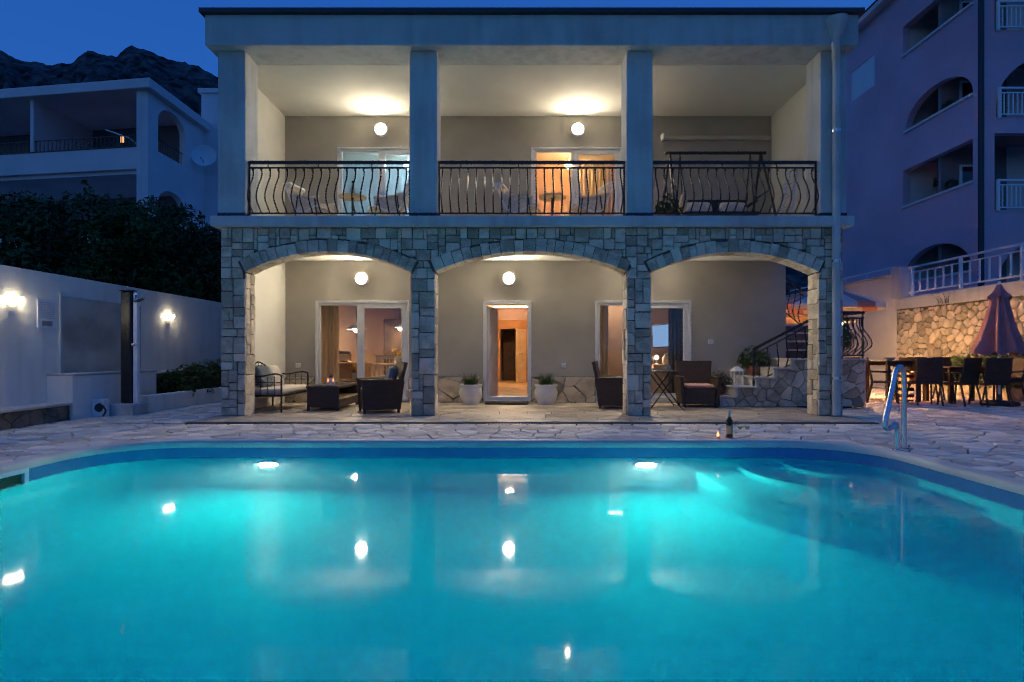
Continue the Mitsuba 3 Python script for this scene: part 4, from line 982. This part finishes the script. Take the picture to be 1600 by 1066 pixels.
add(k, 'case', box(-6.92, -6.72, 9.42, 9.56, -.02, .27, .01), 'pvc_white')
m = rot(lathe([(0, 0), (.07, 0), (.065, .012), (0, .014)], 18), [1, 0, 0], 90); m.apply_translation((-6.80, 9.42, .13)); add(k, 'cover', m, 'roof_metal', smooth=40)
add(k, 'hose', tube(curve([(-6.78, 9.40, .20), (-6.70, 9.38, .16), (-6.66, 9.38, .08), (-6.70, 9.38, .0)], 14), .014, 8), 'roof_metal', smooth=40)
sh = thing('pool_shower', 'tall black solar shower column with a chrome head on a white block', 'shower')
add(sh, 'base', box(-6.78, -6.38, 9.62, 10.05, -.03, .17, .012), 'white_plaster')
add(sh, 'column', box(-6.70, -6.52, 9.78, 9.90, .17, 2.08, .02), 'black_paint', smooth=30)
add(sh, 'cap', box(-6.71, -6.49, 9.77, 9.91, 2.08, 2.10, .004), 'black_paint')
add(sh, 'rear_strip', box(-6.515, -6.44, 9.83, 9.90, .17, 2.06, .006), 'metal_white')
add(sh, 'arm', tube(curve([(-6.48, 9.82, 1.94), (-6.44, 9.80, 2.0), (-6.40, 9.78, 2.0), (-6.37, 9.76, 1.96)], 12), .014, 8), 'steel', smooth=40)
m = lathe([(0, .0), (.085, 0), (.09, .01), (.03, .03), (0, .03)], 22); rot(m, [0, 1, 0], -28); m.apply_translation((-6.36, 9.76, 1.92)); add(sh, 'head', m, 'steel', smooth=40)
add(sh, 'mixer', [tube([(-6.48, 9.83, 1.17), (-6.48, 9.77, 1.17)], .022, 10), tube([(-6.48, 9.77, 1.17), (-6.40, 9.77, 1.175)], .009, 8)], 'steel', smooth=40)
pt = thing('planter_bed', 'long rendered planter bed along the garden wall behind the shower', 'planter')
add(pt, 'front_wall', box(-6.62, -6.48, 10.2, 19, -.05, .27, .008), 'garden_plaster'); add(pt, 'end_wall', box(-7.3, -6.621, 10.2, 10.34, -.05, .268), 'garden_plaster')
add(pt, 'soil', box(-7.35, -6.62, 11.17, 19, -.05, .22), 'soil'); add(pt, 'soil', box(-6.905, -6.62, 10.34, 11.17, -.05, .22), 'soil')
add(pt, 'back_core', box(-7.35, -7.25, 11.17, 19, .22, .60), 'mortar'); add(pt, 'back_cap', box(-7.35, -7.21, 11.17, 19, .602, .635, .006), 'cap_stone')
face(cells(sg.box(11.18, .22, 14, .60), .22, 43, 1.3), 'yz+', -7.25, 'back_stone', 'dark_rock', .02, .006, parent=pt, amp=0)
def shrub(name, label, blobs, n, size, sd, m='leaf_dark', stems=3, base=None, cat_='shrub', group=None):
    k = thing(name, label, cat_, group); b = np.array(blobs)
    c = base if base is not None else (b[:, 0].mean(), b[:, 1].mean(), b[:, 2].min() - .3)
    r = np.random.default_rng(sd)
    add(k, 'stem', [tube(curve([(c[0] + r.uniform(-.05, .05), c[1] + r.uniform(-.05, .05), c[2]), ((c[0] + q[0]) / 2, (c[1] + q[1]) / 2, (c[2] + q[2]) / 2), tuple(q[:3])], 8), np.linspace(.022, .006, 8), 5) for q in b[:max(3, stems)]], 'bark')
    add(k, 'foliage', leaves(blobs, n, size, sd), m)
    return k
for i, (y, hh) in enumerate(((11.7, .42), (12.35, .55), (13.0, .62), (13.8, .66), (14.7, .7))):
    shrub('planter_shrub', ['bushy green shrub at the near end of the planter bed by the shower', 'second bushy shrub in the planter bed behind the shower', 'third shrub along the planter bed, below the half-moon lamp', 'dark shrub in the planter bed close to the house corner', 'furthest shrub of the planter bed beside the house'][i],
          [(-6.95 + .1 * math.sin(i * 3), y, .22 + hh * .45, hh * .62), (-6.72, y + .2, .2 + hh * .35, hh * .5), (-7.05, y - .2, .2 + hh * .5, hh * .45), (-6.62, y - .1, .12 + hh * .3, hh * .4)], 1700, .045, 50 + i, 'leaf_mid' if i % 2 == 0 else 'leaf_dark', base=(-6.95, y, .2), group=None)

# ------------------------------------------------------------------ trees
def tree(label, x, y, top, r, sd, n=9000, size=.075, m='leaf_dark', name='garden_tree', base=-.1, low=.22, group='dark trees behind the garden wall'):
    k = thing(name, label, 'tree', group); g = np.random.default_rng(sd)
    z0 = base + (top - base) * low; blobs = [(x, y, (z0 + top) / 2, r * .75)]
    for i in range(13):
        a = g.uniform(0, 2 * np.pi); h = g.uniform(z0 + .2 * r, top - .35 * r); q = r * g.uniform(.45, .9) * (1 - .45 * ((h - z0) / (top - z0)) ** 2)
        blobs.append((x + q * math.cos(a), y + q * math.sin(a), h, r * g.uniform(.28, .5)))
    blobs.append((x + g.uniform(-.2, .2) * r, y, top - .3 * r, r * .34))
    sp = []
    for i in range(20):
        q = blobs[g.integers(1, len(blobs))]; a = g.uniform(0, 2 * np.pi); sp.append((q[0] + q[3] * 1.05 * math.cos(a), q[1] + q[3] * .6 * g.uniform(-1, 1), min(top + .25, q[2] + q[3] * 1.05 * abs(math.sin(a))), r * g.uniform(.07, .17)))
    add(k, 'trunk', [tube(curve([(x, y, base), (x + .05, y, base + (top - base) * .25), (x, y, (z0 + top) / 2), (x, y, top - .4 * r)], 12), np.linspace(.13, .03, 12) * max(r, .6), 8)] +
        [tube(curve([(x, y, z0 + .1 * r), ((x + b[0]) / 2, (y + b[1]) / 2, (z0 + b[2]) / 2 + .2), b[:3]], 8), np.linspace(.05, .012, 8) * max(r, .6), 6) for b in blobs[1:8]], 'bark')
    add(k, 'crown', leaves(blobs + sp, n, size, sd, flat=.1), m)
TR = [(-12.9, 14.6, 5.0, 1.75, 'dark leafy tree at the left edge behind the garden wall'), (-11.6, 14.2, 4.9, 1.6, 'dark leafy tree with a ragged top below the left balcony'), (-10.6, 14.9, 5.3, 1.55, 'taller dark tree behind the garden wall, above the grey slab'),
      (-9.6, 14.4, 4.75, 1.4, 'dark bushy tree behind the shower column'), (-8.9, 15.6, 4.75, 1.35, 'dark tree below the lower arch of the neighbouring house'), (-8.5, 16.6, 4.5, 1.2, 'dark tree close to the left corner of the villa'),
      (-8.6, 18.6, 4.6, 1.1, 'furthest dark tree beside the left corner of the villa'), (-13.6, 17.0, 5.6, 1.6, 'dark tree in the second row at the left edge'), (-11.0, 17.4, 5.6, 1.6, 'dark tree in the second row behind the garden wall')]
for i, (x, y, t, r, lab) in enumerate(TR): tree(lab, x, y, t, r, 200 + i, 8200, .085, 'leaf_dark' if i % 3 else 'leaf_mid')

# ------------------------------------------------------------------ neighbouring house on the left
nb = thing('neighbour_house', 'pale two-storey house with deep balconies and arched side openings behind the trees', 'house')
def shear(m):
    m = m.copy(); m.vertices[:, 1] += (-14 - np.minimum(m.vertices[:, 0], -14)) * .15; return m
add(nb, 'roof', shear(box(-30, -13.75, 21.7, 27.2, 11.05, 11.42, .02)), 'neighbour_plaster')
add(nb, 'parapet', shear(box(-30, -14.26, 22.0, 22.15, 8.10, 8.93)), 'neighbour_plaster')
add(nb, 'parapet_cap', shear(box(-30, -14.25, 21.97, 22.18, 8.932, 8.97)), 'roof_metal')
add(nb, 'corner_pillar', box(-14.44, -14.255, 22.0, 22.35, 5.0, 11.05), 'neighbour_plaster')
add(nb, 'balcony_floor', [shear(box(-30, -14.26, 22.16, 25.2, 7.95, 8.12)), shear(box(-30, -14.26, 22.16, 25.2, 4.9, 5.05))], 'neighbour_plaster')
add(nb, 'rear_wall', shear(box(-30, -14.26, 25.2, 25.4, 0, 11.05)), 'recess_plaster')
add(nb, 'partition', shear(box(-19.15, -19.0, 22.0, 25.2, 8.94, 11.05)), 'neighbour_plaster')
add(nb, 'lower_parapet', shear(box(-30, -14.26, 22.0, 22.15, 4.0, 5.6)), 'neighbour_plaster')
side = sg.box(22.0, 0, 26.8, 11.04)
def arch_hole(y0, y1, z0, zs, rise):
    a = np.linspace(0, np.pi, 20); c, w = (y0 + y1) / 2, (y1 - y0) / 2
    return sg.Polygon([(y0, z0), (y0, zs)] + [(c - w * math.cos(t), zs + rise * math.sin(t)) for t in a] + [(y1, zs), (y1, z0)])
side = side.difference(arch_hole(22.62, 24.5, 8.95, 10.2, .65)).difference(arch_hole(22.62, 24.5, 5.9, 6.95, .65))
add(nb, 'side_wall', prism(side, 'yz+', -14.25, 0, .25), 'neighbour_plaster')
for z in (8.93,):
    add(nb, 'arch_railing', [tube([(-14.1, 22.65, z + .55), (-14.1, 24.48, z + .55)], .02, 6)] + [tube([(-14.1, y, z), (-14.1, y, z + .55)], .012, 5) for y in np.arange(22.75, 24.45, .16)], 'iron')
add(nb, 'parapet_railing', [shear(box(-30, -14.46, 22.06, 22.09, 9.40, 9.43))] + [shear(box(x, x + .02, 22.06, 22.08, 8.97, 9.40)) for x in np.arange(-24, -14.5, .18)], 'iron')
add(nb, 'awning_arm', [tube([(-16.6, 23.4, 10.1), (-14.9, 22.3, 9.35)], .03, 6), tube([(-14.9, 22.3, 9.35), (-14.5, 22.3, 9.0)], .02, 6)], 'metal_white')
add(nb, 'stair_tower', box(-14.15, -13.25, 26.0, 27.5, 0, 12.75, .02), 'neighbour_plaster')
add(nb, 'tower_cap', box(-14.25, -13.15, 25.9, 27.6, 12.751, 12.95), 'neighbour_plaster')
k = thing('balcony_light', 'small warm light glowing on the neighbouring balcony', 'lamp'); add(k, 'glow', lathe([(0, 0), (.06, 0), (.06, .32), (0, .32)], 14, (-15.8, 23.2, 9.45)), 'lamp_skin', smooth=40, emit=np.array([1., .45, .12]) * 1.2, weight=.5); add(k, 'cap', lathe([(0, .32), (.08, .32), (0, .40)], 14, (-15.8, 23.2, 9.45)), 'iron')
add(k, 'shelf', box(-15.95, -15.65, 23.05, 23.35, 8.4, 9.45), 'wood_dark')
k = thing('satellite_dish', 'round dark satellite dish on the side wall of the neighbouring house', 'satellite dish')
m = lathe([(0, .0), (.2, .02), (.38, .075), (.5, .14), (.5, .15), (.38, .09), (.2, .035), (0, .012)], 28); rot(m, [1, 0, 0], 78); rot(m, [0, 0, 1], 14); m.apply_translation((-13.55, 25.2, 9.6)); add(k, 'dish', m, 'metal_white', smooth=40)
add(k, 'arm', tube([(-13.55, 25.2, 9.3), (-13.5, 24.75, 9.45)], .015, 6), 'iron'); add(k, 'mount', tube([(-14.0, 25.3, 9.5), (-13.55, 25.3, 9.5)], .03, 6), 'iron')

# ------------------------------------------------------------------ apartment building on the right
ab = thing('apartment_building', 'tall pink apartment building with arched loggias and white balcony railings', 'building')
SX, FYB = 15.0, 18.6
side = sg.box(18.6, 0, 28, 15.0)
SO = [(18.85, 22.25, 12.5, 13.62, 0), (18.85, 22.1, 9.53, 9.6, 1.0), (18.85, 22.25, 6.67, 8.05, 0), (18.9, 22.2, 3.75, 3.85, 1.05)]
for y0, y1, z0, zs, rise in SO: side = side.difference(arch_hole(y0, y1, z0, zs, rise) if rise else sg.box(y0, z0, y1, zs))
side = side.difference(sg.box(24.0, 12.2, 25.7, 13.5))
add(ab, 'side_wall', prism(side, 'yz', SX + .25, 0, .25), 'pink_plaster')
front = sg.box(15.0, 0, 25, 15.0)
FO = [(15.5, 20, 11.46, 14.2, 0), (15.55, 20, 8.65, 9.0, 1.75), (15.5, 20, 5.65, 8.13, 0), (15.6, 19.5, 2.6, 3.3, 1.5)]
for x0, x1, z0, zs, rise in FO: front = front.difference(arch_hole(x0, x1, z0, zs, rise) if rise else sg.box(x0, z0, x1, zs))
front = front.difference(sg.box(14, 0, 15.25, 20))
add(ab, 'front_wall', prism(front, 'xz', FYB, -.25, 0), 'pink_plaster')
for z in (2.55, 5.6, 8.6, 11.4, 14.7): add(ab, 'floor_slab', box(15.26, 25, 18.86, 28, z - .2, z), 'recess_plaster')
add(ab, 'inner_wall', [box(17.6, 25, 20.6, 20.75, 0, 14.6), box(17.6, 17.75, 20.76, 28, 0, 14.6), box(15.26, 17.6, 22.3, 22.45, 0, 14.6)], 'neighbour_plaster')
add(ab, 'roof', box(14.6, 25.4, 18.2, 28.4, 15.0, 15.22, .02), 'neighbour_plaster')
add(ab, 'roof_edge', box(14.57, 25.43, 18.17, 28.43, 15.221, 15.27), 'roof_metal')
for y0, y1, z0, zs, rise in SO: add(ab, 'sill', box(14.93, 15.24, y0 - .03, y1 + .03, z0 - .07, z0 + .006), 'neighbour_plaster')
add(ab, 'rain_pipe', box(14.93, 15.08, 18.46, 18.59, 0, 15.0, .03), 'roof_metal')
w = numbered(ab + '__shutter'); add(w, 'panel', box(15.04, 15.08, 24.0, 25.7, 12.2, 13.5), 'metal_white')
add(w, 'slat', [box(15.02, 15.04, 24.03, 25.67, 12.22 + .107 * i, 12.30 + .107 * i) for i in range(12)], 'metal_white')
for n, (x0, z0, z1) in enumerate(((15.52, 11.46, 12.37), (15.57, 8.65, 9.58), (15.52, 5.65, 6.62))):
    r = numbered(ab + '__railing')
    add(r, 'rail', box(x0, 20, 18.50, 18.56, z1 - .06, z1), 'metal_white'); add(r, 'rail', box(x0, 20, 18.51, 18.55, z1 - .2, z1 - .16), 'metal_white'); add(r, 'rail', box(x0, 20, 18.51, 18.55, z0 + .04, z0 + .08), 'metal_white')
    add(r, 'post', box(x0, x0 + .07, 18.49, 18.57, z0 - .05, z1), 'metal_white')
    for i in range(11): add(r, 'bar', box(x0 + .16 + i * .145, x0 + .19 + i * .145, 18.515, 18.545, z0 + .08, z1 - .2), 'metal_white')
for y, z in ((19.9, 11.5), (19.9, 8.65), (19.9, 5.65)):
    w = numbered(ab + '__balcony_door')
    add(w, 'frame', [box(15.9, 15.97, 20.54, 20.6, z, z + 2.1), box(17.03, 17.1, 20.54, 20.6, z, z + 2.1), box(15.97, 17.03, 20.54, 20.6, z + 2.03, z + 2.1), box(16.47, 16.53, 20.54, 20.6, z, z + 2.03)], 'metal_white')
    add(w, 'pane', box(15.97, 17.03, 20.57, 20.58, z + .05, z + 2.03), 'dark_glass')
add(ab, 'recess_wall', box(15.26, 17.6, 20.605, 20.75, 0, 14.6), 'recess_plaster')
for y, z in ((20.6, 9.8), (20.4, 6.9), (21.0, 7.2)):
    add(ab, 'flower_pot', lathe([(0, 0), (.1, 0), (.15, .25), (0, .25)], 12, (15.5, y, z - .35)), 'terracotta'); add(ab, 'pot_plant', leaves([(15.5, y, z + .05, .22)], 260, .06, int(y * 10)), 'leaf_dark')

# ------------------------------------------------------------------ terrace on the right, retaining wall
tw = thing('retaining_wall', 'rubble stone retaining wall under a white terrace band, lit warm', 'wall')
add(tw, 'core', box(11.42, 11.9, 6, 17.2, -.1, 2.32), 'mortar')
seed = 8000
face(cells(sg.box(12.0, .3, 17.2, 2.30), .185, 61, 1.3, .42), 'yz', 11.42, 'rubble_stone', 'rubble_rock', .03, .010, parent=tw, amp=0, bev=.022, soft=.035)
add(tw, 'terrace_band', box(11.36, 12.2, 6, 17.2, 2.321, 2.66, .01), 'white_plaster')
add(tw, 'smooth_wall', box(11.40, 11.9, 17.2, 24.5, -.1, 3.36), 'cream_plaster'); add(tw, 'smooth_cap', box(11.33, 11.97, 17.36, 24.5, 3.361, 3.43, .008), 'white_plaster')
add(tw, 'pier', box(11.34, 11.7, 16.98, 17.35, 2.662, 3.58, .008), 'white_plaster')
add(tw, 'wall_rail', [tube([(11.5, 17.4, 3.62), (11.5, 24, 3.62)], .025, 8)] + [tube([(11.5, y, 3.43), (11.5, y, 3.62)], .012, 6) for y in np.arange(17.6, 24, 1.2)], 'metal_white')
struct('terrace', box(12.0, 26, 6, 18.6, 2.3, 2.64), 'terrain')
tr = thing('terrace_railing', 'white metal railing along the edge of the upper terrace', 'railing')
for z0, z1 in ((3.47, 3.52), (3.33, 3.36), (2.76, 2.80)): add(tr, 'rail', box(11.44, 11.49, 7.2, 16.75, z0, z1, .004), 'metal_white')
for y in np.arange(16.6, 7, -1.80):
    add(tr, 'post', box(11.43, 11.50, y - .035, y + .035, 2.662, 3.52, .005), 'metal_white')
    for i in range(1, 6):
        if y - i * .3 > 7.2: add(tr, 'baluster', box(11.45, 11.48, y - i * .30 - .02, y - i * .30 + .02, 2.80, 3.33), 'metal_white')
k = thing('terrace_plant', 'small spiky plant growing over the terrace edge', 'plant'); add(k, 'foliage', blades(11.42, 15.2, 2.34, 40, .35, .25, 71, .012, 1.4), 'leaf_olive')
bd = thing('flower_bed', 'low stone edged bed in front of the retaining wall', 'planter')
add(bd, 'core', box(10.97, 11.05, 6, 17.0, -.1, .38), 'mortar'); add(bd, 'cap', box(10.93, 11.12, 6, 17.0, .381, .415, .005), 'cap_stone'); add(bd, 'soil', box(11.05, 11.42, 6, 17.0, -.1, .34), 'soil')
face(cells(sg.box(9.5, -.04, 17.0, .38), .24, 63, 1.4), 'yz', 10.97, 'bed_stone', 'rubble_rock', .02, .006, parent=bd, amp=0)
for i, (y, t, lab) in enumerate(((14.6, .75, 'dark shrub in the bed behind the far chairs'), (13.8, .95, 'dark shrub in the bed behind the dining table'), (13.1, .80, 'dark shrub in the bed left of the closed parasol'), (12.4, .90, 'dark shrub in the bed behind the closed parasol'), (11.7, .95, 'dark shrub at the right edge of the photo'))):
    shrub('bed_shrub', lab, [(11.12, y, t * .72, t * .5), (11.0, y + .3, t * .6, t * .36), (11.0, y - .3, t * .62, t * .36), (11.2, y, t, t * .3)], 1500, .055, 80 + i, 'leaf_dark', base=(11.2, y, .3))
# closed parasol
k = thing('closed_parasol', 'closed mauve parasol standing beside the dining table', 'parasol')
px_, py_ = 9.72, 11.55
add(k, 'base', lathe([(0, -.02), (.32, -.02), (.33, .02), (.30, .06), (.05, .08), (.04, .2), (0, .2)], 28, (px_, py_, 0)), 'roof_metal', smooth=40)
add(k, 'pole', tube([(px_, py_, .05), (px_, py_, 2.42)], .022, 10), 'metal_white', smooth=40)
def folded(x, y, z0, z1, r0, r1, n=64, folds=8):
    th = np.arange(n) * 2 * np.pi / n; V = []
    for u in np.linspace(0, 1, 12):
        rr = r0 + (r1 - r0) * u ** 1.0; rr = rr * (1 - .12 * math.sin(u * 3.1)); q = rr * (1 + .22 * np.cos(folds * th + .9 * np.sin(3 * th) + .5 * u) + .09 * np.sin(3 * th + 2 * u) + .05 * np.sin(5 * th))
        V.append(np.c_[x + q * np.cos(th), y + q * np.sin(th), z0 + (z1 - z0) * u + .04 * np.cos(folds * th + 1) * (1 - u)])
    V = np.vstack(V); F = [f for i in range(11) for j in range(n) for f in ((i * n + j, i * n + (j + 1) % n, (i + 1) * n + (j + 1) % n), (i * n + j, (i + 1) * n + (j + 1) % n, (i + 1) * n + j))]
    return trimesh.Trimesh(V, F, process=False)
add(k, 'canopy', folded(px_, py_, 1.02, 2.18, .40, .10), 'parasol_mauve', smooth=True)
add(k, 'vent', folded(px_, py_, 2.12, 2.40, .17, .03, 48, 6), 'parasol_mauve', smooth=True)
add(k, 'finial', lathe([(0, 2.40), (.03, 2.41), (.02, 2.47), (0, 2.48)], 12, (px_, py_, 0)), 'metal_white', smooth=40)
# open parasol behind the house corner, with the lantern that lights the wall
k = thing('open_parasol', 'open pink striped parasol behind the right corner of the villa', 'parasol')
ox, oy = 7.95, 14.6
for par in (0, 1):
    V, F = [], []
    for s in range(16):
        if s % 2 != par: continue
        a0, a1 = s * np.pi / 8, (s + 1) * np.pi / 8; o = len(V)
        V += [(ox, oy, 2.78)]
        for u in (.5, 1.0): V += [(ox + 1.25 * u * math.cos(a), oy + 1.25 * u * math.sin(a), 2.78 - .55 * u - .03 * math.sin(u * 3)) for a in (a0, a1)]
        V += [(ox + 1.25 * math.cos(a), oy + 1.25 * math.sin(a), 2.10) for a in (a0, a1)]
        F += [(o, o + 1, o + 2), (o + 1, o + 3, o + 4), (o + 1, o + 4, o + 2), (o + 3, o + 5, o + 6), (o + 3, o + 6, o + 4)]
    add(k, 'panel', trimesh.Trimesh(V, F, process=False), ['parasol_stripe', 'ceramic_white'][par])
add(k, 'pole', tube([(ox, oy, 0), (ox, oy, 2.85)], .025, 10), 'wood_dark', smooth=40)
for s in range(8): add(k, 'rib', tube([(ox, oy, 2.74), (ox + 1.2 * math.cos(s * np.pi / 4), oy + 1.2 * math.sin(s * np.pi / 4), 2.20)], .01, 5), 'wood_dark')
k = thing('hanging_lantern', 'warm lantern hanging under the open parasol behind the villa corner', 'lantern')
add(k, 'hook', tube([(8.02, 14.3, 1.95), (8.02, 14.3, 2.64)], .006, 6), 'iron')
add(k, 'cap', lathe([(.03, 1.99), (.16, 1.95), (.40, 1.80), (.395, 1.79), (.15, 1.93), (0, 1.97)], 24, (8.02, 14.3, 0)), 'iron', smooth=40)
bulb(k, 'globe', 8.02, 14.3, 1.74, .12, np.array([1., .56, .24]) * 1200, 3)
k = thing('bar_counter', 'pale counter and shelf lit orange behind the stairs', 'counter')
add(k, 'body', box(7.2, 8.6, 15.6, 16.1, 0, 1.15, .01), 'wood_pale'); add(k, 'top', box(7.1, 8.7, 15.55, 16.15, 1.15, 1.2, .006), 'wood_orange'); add(k, 'back_board', box(6.9, 8.8, 16.6, 16.65, 0, 2.2), 'wood_pale')
for i in range(4): add(k, 'shelf', box(7.0, 8.7, 16.35, 16.6, 1.35 + .24 * i, 1.375 + .24 * i), 'wood_orange')
for i in range(5):
    jar(['first', 'second', 'third', 'fourth', 'last'][i] + ' pale jar from the left on the lit counter behind the stairs', 7.25 + .2 * i, 15.8, 1.2, .2 + .05 * (i % 2), .06)
k = thing('glow_lantern', 'orange glowing slatted lantern on the floor between the dining chairs', 'lantern')
gx, gy = 8.36, 12.35
add(k, 'frame', [box(gx - .12, gx + .12, gy - .12, gy + .12, 0, .03, .004), box(gx - .12, gx + .12, gy - .12, gy + .12, .62, .65, .004)], 'iron')
for i in range(4): add(k, 'slat', [box(gx - .12, gx + .12, gy - .125, gy - .115, .08 + i * .14, .15 + i * .14), box(gx - .125, gx - .115, gy - .12, gy + .12, .08 + i * .14, .15 + i * .14)], 'iron')
add(k, 'glow', lathe([(0, .04), (.085, .04), (.085, .60), (0, .60)], 16, (gx, gy, 0)), 'lamp_skin', smooth=40, emit=(3.0, .55, .08), weight=.5)
# dining tables and chairs
def dining_chair():
    out = []
    b = box(-.23, .23, -.015, .015, 0, .52, .01); rot(b, [1, 0, 0], -9); b.apply_translation((0, .21, .44)); out.append(P('backrest', b, 'wicker'))
    out.append(P('seat', box(-.23, .23, -.23, .22, .42, .455, .01), 'wicker'))
    for sx in (-1, 1):
        out.append(P('leg', tube([(sx * .20, -.20, .43), (sx * .23, -.25, 0)], .017, 8), 'iron', 40)); out.append(P('leg', tube([(sx * .21, .23, .60), (sx * .20, .20, .43), (sx * .22, .30, 0)], .017, 8), 'iron', 40))
        out.append(P('arm_rest', tube(curve([(sx * .24, .24, .66), (sx * .25, 0, .65), (sx * .25, -.2, .64), (sx * .24, -.22, .45)], 12), .016, 6), 'iron', 40))
    return out
DC = dining_chair()
DCH = [(7.75, 12.1, 60, 'dark wicker dining chair at the far left beside the stone steps'), (8.35, 11.75, 165, 'dark wicker dining chair with its back to the pool, left of the steel handrail'), (8.78, 12.5, 100, 'dark wicker dining chair between the two outdoor tables'),
       (7.9, 13.5, -20, 'dark wicker dining chair behind the left outdoor table'), (8.9, 11.55, 195, 'dark wicker dining chair at the near left corner of the long table'), (9.25, 12.95, 0, 'dark wicker dining chair on the far side of the long table, left one'),
       (9.85, 12.95, 8, 'dark wicker dining chair on the far side of the long table, right one'), (9.42, 11.42, 172, 'dark wicker dining chair at the right of the table, nearest the parasol'), (10.35, 12.2, -92, 'dark wicker dining chair at the right end of the long table')]
for x, y, rz, lab in DCH: put('dining_chair', DC, (x, y, -.02), rz, lab, 'chair')
def dining_table(x0, x1, y0, y1, h, lab):
    k = thing('dining_table_outdoor', lab, 'table')
    n = 7; d = (y1 - y0) / n
    for i in range(n): add(k, 'plank', box(x0, x1, y0 + i * d, y0 + (i + 1) * d - .006, h - .03, h, .003), 'wood_dark')
    add(k, 'apron', box(x0 + .05, x1 - .05, y0 + .05, y0 + .08, h - .11, h - .031), 'wood_dark'); add(k, 'apron', box(x0 + .05, x1 - .05, y1 - .08, y1 - .05, h - .11, h - .031), 'wood_dark')
    for x in (x0 + .04, x1 - .11):
        for y in (y0 + .04, y1 - .11): add(k, 'leg', box(x, x + .07, y, y + .07, -.02, h - .031), 'wood_dark')
dining_table(7.95, 8.75, 12.3, 13.2, .86, 'high dark slatted table at the left of the outdoor dining place')
dining_table(8.95, 10.1, 11.85, 12.7, .74, 'long dark slatted table in front of the retaining wall')
for x, y, lab in ((8.2, 12.6, 'white bowl on the high outdoor table'), ): 
    k = thing('bowl', lab, 'bowl'); add(k, 'body', lathe([(0, 0), (.06, 0), (.13, .07), (.125, .07), (.05, .012), (0, .012)], 18, (x, y, .86)), 'ceramic_white', smooth=40)
